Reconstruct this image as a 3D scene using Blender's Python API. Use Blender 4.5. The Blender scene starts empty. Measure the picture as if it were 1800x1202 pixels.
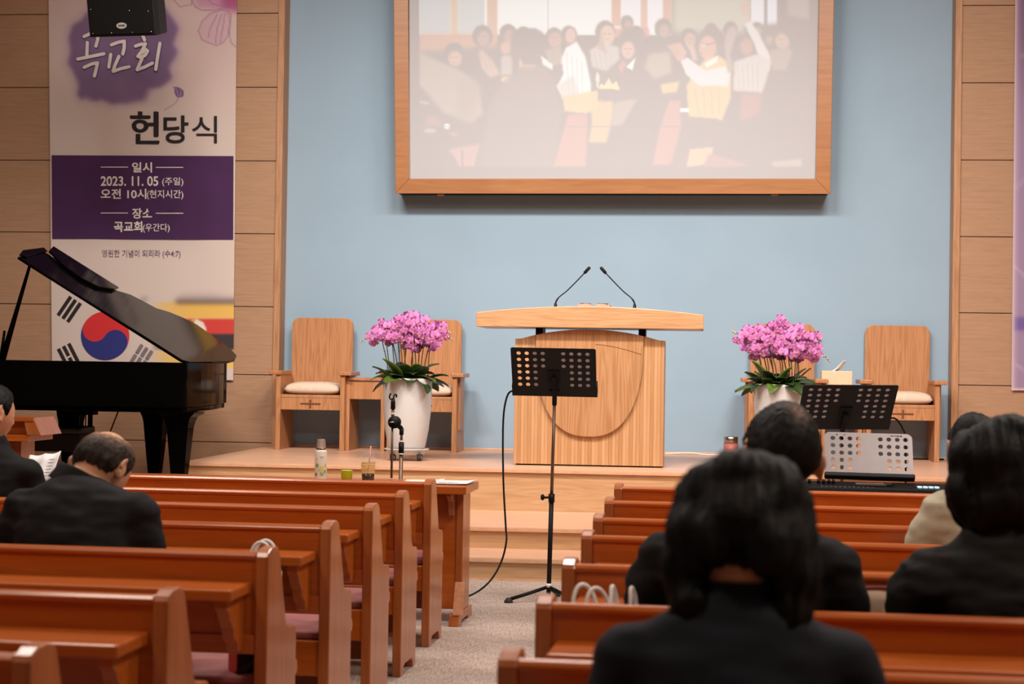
import bpy, bmesh, math, random
import numpy as np
from mathutils import Vector, Matrix, Euler, noise
random.seed(7)
S = bpy.context.scene
COL = S.collection
PI = math.pi

# ------------------------------------------------------------------ camera
F_PX = 3100.0
CAM_H = 1.40
def _cam_axes():
    y = np.array([319.0, 47.0, F_PX]); y /= np.linalg.norm(y)
    u = np.array([.0138, -1.0, 0.0]); z = u - (u @ y) * y; z /= np.linalg.norm(z)
    x = np.cross(y, z)
    return np.array([x, y, z])
CR = _cam_axes()                       # world = CR @ (right, down, forward)
CO = np.array([0, 0, CAM_H])
def _ray(px, py): return CR @ np.array([px - 900.0, py - 601.0, F_PX])
def PY(px, py, Y): d = _ray(px, py); return Vector(CO + d * (Y / d[1]))
def PZ(px, py, Z): d = _ray(px, py); return Vector(CO + d * ((Z - CAM_H) / d[2]))
def PPL(px, py, p0, n):
    d = _ray(px, py); t = ((np.array(p0) - CO) @ np.array(n)) / (d @ np.array(n)); return Vector(CO + d * t)

cam = bpy.data.cameras.new('camera'); camo = bpy.data.objects.new('camera', cam); COL.objects.link(camo)
cx, cy, cz = CR[:, 0], -CR[:, 1], -CR[:, 2]
camo.matrix_world = Matrix(((cx[0], cy[0], cz[0], 0), (cx[1], cy[1], cz[1], 0), (cx[2], cy[2], cz[2], CAM_H), (0, 0, 0, 1)))
cam.sensor_fit = 'HORIZONTAL'; cam.sensor_width = 36.0; cam.lens = 36.0 * F_PX / 1800.0
cam.dof.use_dof = True; cam.dof.focus_distance = 11.5; cam.dof.aperture_fstop = 4.6
cam.clip_end = 100; cam.clip_start = .05
S.camera = camo

# ------------------------------------------------------------------ world, light, exposure
W = bpy.data.worlds.new('world'); S.world = W; W.use_nodes = True
W.node_tree.nodes['Background'].inputs[0].default_value = (1, .86, .74, 1)
W.node_tree.nodes['Background'].inputs[1].default_value = .02
S.view_settings.view_transform = 'Standard'; S.view_settings.look = 'None'
S.view_settings.gamma = 1; S.view_settings.use_curve_mapping = False
S.view_settings.exposure = 0.0
def area_light(name, loc, target, sx, sy, power, col, spread=180):
    l = bpy.data.lights.new(name, 'AREA'); l.shape = 'RECTANGLE'; l.size = sx; l.size_y = sy
    l.energy = power; l.color = col; l.spread = math.radians(spread)
    o = bpy.data.objects.new(name, l); COL.objects.link(o); o.location = loc
    o.rotation_euler = (Vector(target) - Vector(loc)).to_track_quat('-Z', 'Y').to_euler()
    return o
WARM = (1.0, .84, .70); NEUT = (1.0, .925, .85)
# row of stage lights over the front of the platform, house lights over the pews, one added side fill
for _x, _p in ((-3.3, 84), (-.8, 74), (1.7, 84)): area_light('stage_light', (_x, 10.6, 5.7), (_x * .9 - .08, 16.0, .7), 1.6, .4, _p, NEUT, 98)
area_light('house_light', (-4.0, 7.6, 5.7), (-4.0, 8.6, 0), 1.2, 1.2, 135, NEUT)
area_light('house_light', (2.6, 7.6, 5.7), (2.6, 8.6, 0), 1.2, 1.2, 190, NEUT)
area_light('house_light', (-.8, 9.2, 5.7), (-.8, 9.6, 0), 1.2, 1.2, 150, NEUT)
area_light('house_light', (-3.2, 3.0, 5.7), (-3.2, 4.2, 0), 1.0, 1.0, 90, WARM)
area_light('house_light', (2.6, 3.0, 5.7), (2.6, 4.2, 0), 1.0, 1.0, 125, WARM)
# weak fill lamp added to lift the aisle faces; no window stands there
area_light('side_fill_light', (5.5, 5.6, 2.4), (-1.3, 6.2, .6), 5.0, 1.8, 14, (1, .93, .88))

# ------------------------------------------------------------------ materials
def lin(c):
    r = []
    for v in c[:3]:
        v = v / 255.0
        r.append(v / 12.92 if v <= .04045 else ((v + .055) / 1.055) ** 2.4)
    return (r[0], r[1], r[2], 1.0)
def _nt(name):
    m = bpy.data.materials.new(name); m.use_nodes = True
    nt = m.node_tree; b = nt.nodes['Principled BSDF']
    return m, nt, b
def pm(name, rgb, rough=.5, var=.08, scale=18.0, bump=0.0, metal=0.0, coat=0.0, spec=.5, sheen=0.0, bscale=None, trans=0.0, ior=1.45):
    m, nt, b = _nt(name)
    c = lin(rgb)
    tc = nt.nodes.new('ShaderNodeTexCoord'); nz = nt.nodes.new('ShaderNodeTexNoise')
    nz.inputs['Scale'].default_value = scale; nz.inputs['Detail'].default_value = 3
    nt.links.new(tc.outputs['Object'], nz.inputs['Vector'])
    rp = nt.nodes.new('ShaderNodeValToRGB')
    rp.color_ramp.elements[0].position = .3; rp.color_ramp.elements[1].position = .7
    rp.color_ramp.elements[0].color = tuple(v * (1 - var) for v in c[:3]) + (1,)
    rp.color_ramp.elements[1].color = tuple(min(1, v * (1 + var)) for v in c[:3]) + (1,)
    nt.links.new(nz.outputs['Fac'], rp.inputs['Fac']); nt.links.new(rp.outputs['Color'], b.inputs['Base Color'])
    b.inputs['Roughness'].default_value = rough; b.inputs['Metallic'].default_value = metal
    b.inputs['Coat Weight'].default_value = coat; b.inputs['Specular IOR Level'].default_value = spec
    b.inputs['Sheen Weight'].default_value = sheen; b.inputs['IOR'].default_value = ior
    b.inputs['Transmission Weight'].default_value = trans
    if bump:
        bp = nt.nodes.new('ShaderNodeBump'); bp.inputs['Strength'].default_value = bump; bp.inputs['Distance'].default_value = .004
        n2 = nt.nodes.new('ShaderNodeTexNoise'); n2.inputs['Scale'].default_value = bscale or scale * 6; n2.inputs['Detail'].default_value = 4
        nt.links.new(tc.outputs['Object'], n2.inputs['Vector'])
        nt.links.new(n2.outputs['Fac'], bp.inputs['Height']); nt.links.new(bp.outputs['Normal'], b.inputs['Normal'])
    return m
def wood(name, c1, c2, stretch=(1, 14, 14), scale=3.0, rough=.35, coat=0.0, rings=.5, bump=.05, spec=.5):
    """grain runs along the axis with the small stretch value"""
    m, nt, b = _nt(name)
    tc = nt.nodes.new('ShaderNodeTexCoord'); mp = nt.nodes.new('ShaderNodeMapping'); mp.inputs['Scale'].default_value = stretch
    nt.links.new(tc.outputs['Object'], mp.inputs['Vector'])
    n1 = nt.nodes.new('ShaderNodeTexNoise'); n1.inputs['Scale'].default_value = scale; n1.inputs['Detail'].default_value = 6; n1.inputs['Distortion'].default_value = .6
    nt.links.new(mp.outputs['Vector'], n1.inputs['Vector'])
    # cathedral rings: contours of a slow stretched noise
    n2 = nt.nodes.new('ShaderNodeTexNoise'); n2.inputs['Scale'].default_value = scale * .35; n2.inputs['Detail'].default_value = 1.5
    nt.links.new(mp.outputs['Vector'], n2.inputs['Vector'])
    mu = nt.nodes.new('ShaderNodeMath'); mu.operation = 'MULTIPLY'; mu.inputs[1].default_value = 60
    nt.links.new(n2.outputs['Fac'], mu.inputs[0])
    si = nt.nodes.new('ShaderNodeMath'); si.operation = 'SINE'; nt.links.new(mu.outputs[0], si.inputs[0])
    ma = nt.nodes.new('ShaderNodeMath'); ma.operation = 'MULTIPLY_ADD'; ma.inputs[1].default_value = .16 * rings
    nt.links.new(si.outputs[0], ma.inputs[0]); nt.links.new(n1.outputs['Fac'], ma.inputs[2])
    rp = nt.nodes.new('ShaderNodeValToRGB'); rp.color_ramp.elements[0].position = .3; rp.color_ramp.elements[1].position = .7
    rp.color_ramp.elements[0].color = lin(c1); rp.color_ramp.elements[1].color = lin(c2)
    nt.links.new(ma.outputs[0], rp.inputs['Fac']); nt.links.new(rp.outputs['Color'], b.inputs['Base Color'])
    b.inputs['Roughness'].default_value = rough; b.inputs['Coat Weight'].default_value = coat; b.inputs['Coat Roughness'].default_value = .12
    b.inputs['Specular IOR Level'].default_value = spec
    if bump:
        bp = nt.nodes.new('ShaderNodeBump'); bp.inputs['Strength'].default_value = bump; bp.inputs['Distance'].default_value = .003
        nt.links.new(ma.outputs[0], bp.inputs['Height']); nt.links.new(bp.outputs['Normal'], b.inputs['Normal'])
    return m
def vcol_mat(name, rough=.8, emit=0.0, attr='print'):
    m, nt, b = _nt(name)
    a = nt.nodes.new('ShaderNodeAttribute'); a.attribute_name = attr
    if emit:
        b.inputs['Base Color'].default_value = lin((180, 180, 184))
        nt.links.new(a.outputs['Color'], b.inputs['Emission Color']); b.inputs['Emission Strength'].default_value = emit
    else:
        nt.links.new(a.outputs['Color'], b.inputs['Base Color'])
    b.inputs['Roughness'].default_value = rough; b.inputs['Specular IOR Level'].default_value = .2
    return m
def carpet_mat():
    m, nt, b = _nt('carpet')
    tc = nt.nodes.new('ShaderNodeTexCoord'); mp = nt.nodes.new('ShaderNodeMapping')
    mp.inputs['Rotation'].default_value = (0, 0, .5); mp.inputs['Scale'].default_value = (170, 12, 10)
    nt.links.new(tc.outputs['Object'], mp.inputs['Vector'])
    n = nt.nodes.new('ShaderNodeTexNoise'); n.inputs['Scale'].default_value = 1.0; n.inputs['Detail'].default_value = 3
    nt.links.new(mp.outputs['Vector'], n.inputs['Vector'])
    n3 = nt.nodes.new('ShaderNodeTexNoise'); n3.inputs['Scale'].default_value = 1.3
    nt.links.new(tc.outputs['Object'], n3.inputs['Vector'])
    br = nt.nodes.new('ShaderNodeTexBrick'); br.inputs['Scale'].default_value = 1.0; br.inputs['Brick Width'].default_value = .9; br.inputs['Row Height'].default_value = .3
    br.inputs['Mortar Size'].default_value = .004
    br.inputs['Color1'].default_value = (1, 1, 1, 1); br.inputs['Color2'].default_value = (.86, .86, .86, 1); br.inputs['Mortar'].default_value = (.8, .8, .8, 1)
    nt.links.new(tc.outputs['Object'], br.inputs['Vector'])
    ad = nt.nodes.new('ShaderNodeMath'); ad.operation = 'MULTIPLY_ADD'; ad.inputs[1].default_value = .35
    nt.links.new(n3.outputs['Fac'], ad.inputs[0]); nt.links.new(n.outputs['Fac'], ad.inputs[2])
    rp = nt.nodes.new('ShaderNodeValToRGB'); rp.color_ramp.elements[0].position = .45; rp.color_ramp.elements[1].position = .9
    rp.color_ramp.elements[0].color = lin((144, 125, 114)); rp.color_ramp.elements[1].color = lin((206, 189, 178))
    nt.links.new(ad.outputs[0], rp.inputs['Fac'])
    mx = nt.nodes.new('ShaderNodeMix'); mx.data_type = 'RGBA'; mx.blend_type = 'MULTIPLY'; mx.inputs[0].default_value = 1
    nt.links.new(rp.outputs['Color'], mx.inputs[6]); nt.links.new(br.outputs['Color'], mx.inputs[7])
    nt.links.new(mx.outputs[2], b.inputs['Base Color']); b.inputs['Roughness'].default_value = .55
    b.inputs['Specular IOR Level'].default_value = .3
    return m
M = {}
M['blue'] = pm('blue_wall_paint', (146, 169, 187), .75, .03, 1.5, spec=.3)
M['panel'] = wood('oak_wall_panel', (163, 127, 99), (174, 137, 109), (1.2, 10, 16), 3.0, .6, rings=.35, spec=.25)
M['gap_and_nose_shade'] = pm('joint_and_nose_shade', (98, 68, 47), .9)  # wall panel joints, also painted shade under the step nosings
M['trimwood'] = wood('oak_trim', (160, 112, 74), (186, 138, 98), (14, 14, 1), 3, .5)
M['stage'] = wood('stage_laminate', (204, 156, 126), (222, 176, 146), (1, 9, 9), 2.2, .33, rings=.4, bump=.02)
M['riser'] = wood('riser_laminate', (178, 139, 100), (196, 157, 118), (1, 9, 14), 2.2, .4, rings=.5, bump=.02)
M['nosing'] = pm('step_nosing', (204, 160, 126), .35)
M['carpet'] = carpet_mat()
M['white_paint'] = pm('ceiling_paint', (205, 200, 192), .9)
M['wall_far'] = pm('side_wall_paint', (150, 130, 110), .9)
M['pew'] = wood('pew_varnish', (170, 82, 22), (188, 98, 34), (1, 16, 16), 2.0, .30, coat=.25, rings=.25, bump=.02)
M['pew_v'] = wood('pew_end_varnish', (160, 84, 34), (180, 102, 50), (16, 16, 1), 2.0, .42, coat=.5, rings=.25, bump=.02)
M['pew_worn'] = pm('pew_bare_wood', (186, 126, 90), .5, .18, 40)
M['seatpad'] = pm('mauve_velvet', (150, 80, 80), .8, .22, 14, .25, sheen=.4)
M['oak'] = wood('light_oak', (180, 132, 88), (200, 152, 108), (26, 26, 1.2), 2.4, .38, rings=.8, bump=.03)
M['oak_h'] = wood('light_oak_top', (174, 130, 90), (194, 150, 110), (1.2, 22, 24), 2.2, .36, rings=.9, bump=.03)
M['chair'] = wood('chair_oak', (166, 112, 72), (186, 132, 90), (22, 22, 1.1), 2.2, .4, rings=1.0, bump=.03)
M['chair_h'] = wood('chair_arm_oak', (160, 104, 64), (184, 128, 88), (11, 1, 11), 2.2, .35, rings=.5)
M['cross'] = pm('dark_inlay', (104, 62, 34), .5)
M['cushion'] = pm('linen_cushion', (214, 190, 170), .9, .05, 30, .2)
M['pot'] = pm('glazed_white_pot', (192, 190, 189), .35, .02, coat=.2)
M['leaf'] = pm('orchid_leaf', (36, 56, 20), .35, .35, 9)
M['leaf2'] = pm('orchid_leaf_pale', (78, 104, 36), .4, .3, 9)
M['stem'] = pm('orchid_stem', (66, 52, 36), .6)
M['petal'] = pm('orchid_petal', (198, 116, 178), .6, .34, 60)
M['petal_d'] = pm('orchid_sepal', (172, 82, 148), .6, .34, 60)
M['lip'] = pm('orchid_lip', (196, 150, 128), .6, .3, 60)
M['bud'] = pm('orchid_bud', (186, 158, 124), .6, .2, 30)
M['moss'] = pm('bark_mulch', (70, 52, 36), .95, .5, 60, .6)
M['black'] = pm('black_plastic', (15, 13, 13), .55, .1, spec=.3)
M['blackmat'] = pm('black_powder_coat', (20, 15, 14), .6, .1, 60)
M['rubber'] = pm('dark_rubber', (40, 38, 38), .7)
M['grey'] = pm('grey_hub', (150, 146, 142), .5)
M['chrome'] = pm('brushed_steel', (178, 168, 158), .25, .05, metal=1)
M['bronze'] = pm('steel_tube', (126, 100, 84), .42, .05, metal=.65)
M['piano'] = pm('piano_lacquer', (6, 5, 5), .10, .05, spec=.5, ior=1.05)
M['brass'] = pm('brass', (160, 116, 66), .3, .05, metal=1)
M['silver'] = pm('silver_paint', (128, 118, 117), .42, .04, metal=.35)
M['white'] = pm('white_plastic', (232, 228, 222), .45, .02)
M['paper'] = pm('paper', (236, 232, 232), .8, .02)
def sheet_mat():
    m, nt, b = _nt('sheet_paper'); b.inputs['Base Color'].default_value = lin((232, 226, 226)); b.inputs['Roughness'].default_value = .8
    t = nt.nodes.new('ShaderNodeBsdfTranslucent'); t.inputs['Color'].default_value = lin((226, 214, 214)); mx = nt.nodes.new('ShaderNodeMixShader'); mx.inputs[0].default_value = .5
    out = nt.nodes['Material Output']; nt.links.new(b.outputs[0], mx.inputs[1]); nt.links.new(t.outputs[0], mx.inputs[2]); nt.links.new(mx.outputs[0], out.inputs[0]); return m
M['sheet'] = sheet_mat()
M['gold'] = pm('gold_iron_plate', (132, 92, 44), .4, .1, 8, metal=.4)
M['ink'] = pm('print_ink', (120, 116, 120), .8)
M['frame'] = wood('frame_veneer', (152, 96, 50), (168, 112, 64), (1, 14, 14), 2, .4, rings=.3)
M['suit'] = pm('black_suiting', (19, 18, 21), .8, .12, 40, .1, spec=.3)
M['navy'] = pm('navy_suiting', (21, 25, 36), .8, .12, 40, .1, spec=.3)
M['shirt_black'] = pm('black_cotton', (20, 19, 20), .8, .12, 30, .1, spec=.3)
M['sage'] = pm('sage_knit', (192, 186, 162), .85, .06, 30, .15, sheen=.2)
M['skin'] = pm('skin', (206, 150, 118), .5, .06, 12, .05, bscale=160)
M['skin_tan'] = pm('skin_tanned', (214, 162, 130), .5, .08, 12, .05, bscale=160)
M['hair'] = pm('black_hair', (14, 12, 12), .42, .4, 30, .5, bscale=70)
M['eye'] = pm('eye_white', (225, 220, 214), .3)
M['shoe'] = pm('shoe_leather', (18, 16, 16), .35)
M['purple'] = pm('purple_ink', (68, 34, 78), .85, .1, 3)
M['deep_purple'] = pm('lettering_outline', (92, 64, 128), .85)  # printed outline round the brush lettering
M['ivory'] = pm('white_ink', (226, 216, 210), .85)
M['black_ink'] = pm('black_ink', (38, 30, 34), .85)
M['soft_ink'] = pm('grey_violet_ink', (120, 98, 124), .85)
M['red_ink'] = pm('red_ink', (206, 46, 50), .85, .05, 4)
M['blue_ink'] = pm('blue_ink', (42, 48, 120), .85, .05, 4)
M['grey_ink'] = pm('faded_ink', (120, 112, 118), .85)

# ------------------------------------------------------------------ mesh builder
class MB:
    def __init__(s): s.v = []; s.f = []; s.m = []; s.sm = []
    def add(s, verts, faces, mi=0, smooth=False):
        o = len(s.v); s.v += [tuple(v) for v in verts]
        for f in faces: s.f.append([i + o for i in f]); s.m.append(mi); s.sm.append(smooth)
        return s
    def box(s, x0, x1, y0, y1, z0, z1, mi=0, mat=None):
        vs = [(x0, y0, z0), (x1, y0, z0), (x1, y1, z0), (x0, y1, z0), (x0, y0, z1), (x1, y0, z1), (x1, y1, z1), (x0, y1, z1)]
        if mat is not None: vs = [mat @ Vector(v) for v in vs]
        return s.add(vs, [(0, 3, 2, 1), (4, 5, 6, 7), (0, 1, 5, 4), (1, 2, 6, 5), (2, 3, 7, 6), (3, 0, 4, 7)], mi)
    def prism(s, pts, a, b, axis='x', mi=0, mat=None):
        """closed outline extruded from a to b. axis x: pts=(y,z); y: pts=(x,z); z: pts=(x,y)"""
        def mk(p, t): return {'x': (t, p[0], p[1]), 'y': (p[0], t, p[1]), 'z': (p[0], p[1], t)}[axis]
        n = len(pts); vs = [mk(p, a) for p in pts] + [mk(p, b) for p in pts]
        if mat is not None: vs = [mat @ Vector(v) for v in vs]
        fs = [list(range(n))[::-1], list(range(n, 2 * n))] + [(i, (i + 1) % n, n + (i + 1) % n, n + i) for i in range(n)]
        return s.add(vs, fs, mi)
    def tube(s, pts, r, n=10, mi=0, cap=True, smooth=True, flat=1.0):
        pts = [Vector(p) for p in pts]; rs = r if isinstance(r, (list, tuple)) else [r] * len(pts)
        vs = []; fs = []; prev = None
        for i, p in enumerate(pts):
            t = (pts[min(i + 1, len(pts) - 1)] - pts[max(i - 1, 0)]); t.normalize()
            if prev is None:
                u = t.cross(Vector((0, 0, 1)))
                if u.length < .05: u = t.cross(Vector((0, 1, 0)))
            else: u = prev - t * prev.dot(t)
            u.normalize(); w = t.cross(u); prev = u
            for k in range(n):
                a = 2 * PI * k / n; vs.append(p + (u * math.cos(a) + w * math.sin(a) * flat) * rs[i])
        for i in range(len(pts) - 1):
            for k in range(n):
                fs.append((i * n + k, i * n + (k + 1) % n, (i + 1) * n + (k + 1) % n, (i + 1) * n + k))
        if cap: fs.append(list(range(n))[::-1]); fs.append([(len(pts) - 1) * n + k for k in range(n)])
        return s.add(vs, fs, mi, smooth)
    def cyl(s, a, b, r, r2=None, n=16, mi=0): return s.tube([a, b], [r, r if r2 is None else r2], n, mi)
    def lathe(s, prof, n=32, c=(0, 0, 0), mi=0, smooth=True):
        vs = []; fs = []; k = len(prof)
        for r, z in prof:
            for j in range(n): a = 2 * PI * j / n; vs.append((c[0] + r * math.cos(a), c[1] + r * math.sin(a), c[2] + z))
        for i in range(k - 1):
            for j in range(n): fs.append((i * n + j, i * n + (j + 1) % n, (i + 1) * n + (j + 1) % n, (i + 1) * n + j))
        if prof[0][0] > 1e-5: fs.append(list(range(n))[::-1])
        if prof[-1][0] > 1e-5: fs.append([(k - 1) * n + j for j in range(n)])
        return s.add(vs, fs, mi, smooth)
    def ell(s, c, r, n=16, m=10, mi=0, mat=None, smooth=True):
        vs = []; fs = []
        for i in range(m + 1):
            th = PI * i / m
            for j in range(n):
                a = 2 * PI * j / n; v = Vector((r[0] * math.sin(th) * math.cos(a), r[1] * math.sin(th) * math.sin(a), r[2] * math.cos(th)))
                if mat is not None: v = mat @ v
                vs.append(v + Vector(c))
        for i in range(m):
            for j in range(n): fs.append((i * n + j, (i + 1) * n + j, (i + 1) * n + (j + 1) % n, i * n + (j + 1) % n))
        return s.add(vs, fs, mi, smooth)
    def loft(s, rings, n=24, mi=0, smooth=True):
        """rings: (centre, rx, ry, tilt) ellipses with x across and tilt about the x axis"""
        vs = []; fs = []
        for c, rx, ry, tl in rings:
            ct, st = math.cos(tl), math.sin(tl)
            for j in range(n):
                a = 2 * PI * j / n; x = rx * math.cos(a); y = ry * math.sin(a)
                vs.append((c[0] + x, c[1] + y * ct, c[2] + y * st))
        for i in range(len(rings) - 1):
            for j in range(n): fs.append((i * n + j, i * n + (j + 1) % n, (i + 1) * n + (j + 1) % n, (i + 1) * n + j))
        fs.append(list(range(n))[::-1]); fs.append([(len(rings) - 1) * n + j for j in range(n)])
        return s.add(vs, fs, mi, smooth)
    def build(s, name, mats, parent=None, bevel=0, seg=2, loc=None, fix=True):
        me = bpy.data.meshes.new(name); me.from_pydata(s.v, [], s.f)
        for m in (mats if isinstance(mats, (list, tuple)) else [mats]): me.materials.append(m)
        me.polygons.foreach_set('material_index', s.m); me.polygons.foreach_set('use_smooth', s.sm)
        if fix:
            bm = bmesh.new(); bm.from_mesh(me); bmesh.ops.remove_doubles(bm, verts=bm.verts, dist=1e-6)
            bmesh.ops.recalc_face_normals(bm, faces=bm.faces); bm.to_mesh(me); bm.free()
        me.update(); o = bpy.data.objects.new(name, me); COL.objects.link(o)
        if parent: o.parent = parent
        if loc is not None: o.location = loc
        if bevel:
            b = o.modifiers.new('bevel', 'BEVEL'); b.width = bevel; b.segments = seg; b.limit_method = 'ANGLE'; b.angle_limit = math.radians(40)
            b.harden_normals = False
        return o
def tag(o, label=None, cat=None, group=None, kind=None):
    if label: o['label'] = label
    if cat: o['category'] = cat
    if group: o['group'] = group
    if kind: o['kind'] = kind
    return o
def thing(name, loc, rz=0.0, label=None, cat=None, group=None):
    o = bpy.data.objects.new(name, None); o.empty_display_size = .1; COL.objects.link(o)
    o.location = loc; o.rotation_euler = (0, 0, rz)
    return tag(o, label, cat, group)
def copy_tree(o, parent=None):
    c = o.copy(); COL.objects.link(c)
    if parent: c.parent = parent
    for ch in list(o.children): copy_tree(ch, c)
    return c
def struct(o): o['kind'] = 'structure'; return o
def evaluated(o):
    bpy.context.view_layer.update()
    dg = bpy.context.evaluated_depsgraph_get(); me = bpy.data.meshes.new_from_object(o.evaluated_get(dg)); return me
def grab(me, mb, mat4, mi=0, smooth=False):
    mb.add([mat4 @ v.co for v in me.vertices], [tuple(p.vertices) for p in me.polygons], mi, smooth)
def curve_plate(outer, holes, thick):
    """flat plate in x,y with round or polygonal holes; returns a mesh of the given thickness centred on z=0"""
    cu = bpy.data.curves.new('tmp', 'CURVE'); cu.dimensions = '2D'; cu.fill_mode = 'BOTH'; cu.extrude = thick / 2
    for pts in [outer] + holes:
        sp = cu.splines.new('POLY'); sp.points.add(len(pts) - 1); sp.use_cyclic_u = True
        for i, p in enumerate(pts): sp.points[i].co = (p[0], p[1], 0, 1)
    o = bpy.data.objects.new('tmp', cu); COL.objects.link(o); me = evaluated(o)
    bpy.data.objects.remove(o); bpy.data.curves.remove(cu); return me
def text_mesh(body, size, offset=0.0, shear=0.0, space=1.0):
    cu = bpy.data.curves.new('tmp', 'FONT'); cu.body = body; cu.size = size; cu.offset = offset; cu.shear = shear; cu.space_character = space
    o = bpy.data.objects.new('tmp', cu); COL.objects.link(o); me = evaluated(o)
    bpy.data.objects.remove(o); bpy.data.curves.remove(cu); return me
def rrect(x0, x1, y0, y1, r, n=6):
    pts = []
    for cx_, cy_, a0 in ((x1 - r, y0 + r, -PI / 2), (x1 - r, y1 - r, 0), (x0 + r, y1 - r, PI / 2), (x0 + r, y0 + r, PI)):
        for k in range(n + 1): a = a0 + PI / 2 * k / n; pts.append((cx_ + r * math.cos(a), cy_ + r * math.sin(a)))
    return pts
def smooth_path(pts, n=6):
    pts = [Vector(p) for p in pts]; out = []
    for i in range(len(pts) - 1):
        p0 = pts[max(i - 1, 0)]; p1 = pts[i]; p2 = pts[i + 1]; p3 = pts[min(i + 2, len(pts) - 1)]
        for k in range(n):
            t = k / n
            out.append(.5 * ((2 * p1) + (p2 - p0) * t + (2 * p0 - 5 * p1 + 4 * p2 - p3) * t * t + (3 * p1 - p0 - 3 * p2 + p3) * t ** 3))
    out.append(pts[-1]); return out
def remeshed(mb, voxel, smooth_it=6, fac=.5):
    o = mb.build('tmp', M['skin'], fix=False)
    r = o.modifiers.new('r', 'REMESH'); r.mode = 'VOXEL'; r.voxel_size = voxel; r.use_smooth_shade = True
    if smooth_it:
        s_ = o.modifiers.new('s', 'SMOOTH'); s_.iterations = smooth_it; s_.factor = fac
    me = evaluated(o); old = o.data; bpy.data.objects.remove(o); bpy.data.meshes.remove(old); return me
def mesh_obj(name, me, mats, parent=None, smooth=True):
    me.materials.clear()
    for m in (mats if isinstance(mats, (list, tuple)) else [mats]): me.materials.append(m)
    if smooth: me.polygons.foreach_set('use_smooth', [True] * len(me.polygons))
    me.name = name; o = bpy.data.objects.new(name, me); COL.objects.link(o)
    if parent: o.parent = parent
    return o

# ------------------------------------------------------------------ painted prints (photo on the screen, soft colours on the banners)
class Canvas:
    def __init__(s, x0, y0, x1, y1, res, bg):
        s.x = np.arange(x0, x1 + res * .5, res); s.y = np.arange(y0, y1 + res * .5, res); s.res = res
        s.X, s.Y = np.meshgrid(s.x, s.y); s.a = np.zeros(s.X.shape + (3,)); s.a[:] = bg
    def _blur(s, m, px):
        r = px / s.res
        if r < .3: return m
        k = np.exp(-.5 * (np.arange(-int(3 * r) - 1, int(3 * r) + 2) / r) ** 2); k /= k.sum()
        p = len(k) // 2
        m = np.pad(m, p, mode='edge')
        m = np.apply_along_axis(lambda v: np.convolve(v, k, 'valid'), 1, m)
        return np.apply_along_axis(lambda v: np.convolve(v, k, 'valid'), 0, m)
    def comp(s, m, col, alpha=1.0):
        m = (m * alpha)[..., None]; s.a = s.a * (1 - m) + np.array(col) * m
    def poly(s, pts, col, soft=1.2, alpha=1.0):
        ins = np.zeros(s.X.shape, bool); n = len(pts)
        for i in range(n):
            (xa, ya), (xb, yb) = pts[i], pts[(i + 1) % n]
            if ya == yb: continue
            c = ((ya > s.Y) != (yb > s.Y)) & (s.X < (xb - xa) * (s.Y - ya) / (yb - ya) + xa); ins ^= c
        s.comp(s._blur(ins.astype(float), soft), col, alpha)
    def ell(s, cx_, cy_, rx, ry, col, soft=1.2, alpha=1.0, rot=0.0):
        c, q = math.cos(rot), math.sin(rot); dx = s.X - cx_; dy = s.Y - cy_
        u = (dx * c + dy * q) / rx; v = (-dx * q + dy * c) / ry
        s.comp(s._blur((u * u + v * v < 1).astype(float), soft), col, alpha)
    def line(s, pts, w, col, soft=.5, alpha=1.0):
        d = np.full(s.X.shape, 1e9)
        for (xa, ya), (xb, yb) in zip(pts[:-1], pts[1:]):
            L2 = (xb - xa) ** 2 + (yb - ya) ** 2 + 1e-9
            t = np.clip(((s.X - xa) * (xb - xa) + (s.Y - ya) * (yb - ya)) / L2, 0, 1)
            d = np.minimum(d, np.hypot(s.X - xa - t * (xb - xa), s.Y - ya - t * (yb - ya)))
        s.comp(np.clip((w / 2 - d) / max(soft, s.res) + .5, 0, 1), col, alpha)
    def mesh(s, name, fn, attr='print'):
        h, w = s.X.shape
        vs = [fn(s.X[i, j], s.Y[i, j]) for i in range(h) for j in range(w)]
        fs = [(i * w + j, (i + 1) * w + j, (i + 1) * w + j + 1, i * w + j + 1) for i in range(h - 1) for j in range(w - 1)]
        me = bpy.data.meshes.new(name); me.from_pydata(vs, [], fs)
        c = np.clip(s.a / 255.0, 0, 1); c = np.where(c <= .04045, c / 12.92, ((c + .055) / 1.055) ** 2.4)
        rgba = np.ones((h * w, 4), np.float32); rgba[:, :3] = c.reshape(-1, 3)
        at = me.attributes.new(attr, 'FLOAT_COLOR', 'POINT'); at.data.foreach_set('color', rgba.ravel()); me.update()
        return me
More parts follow.
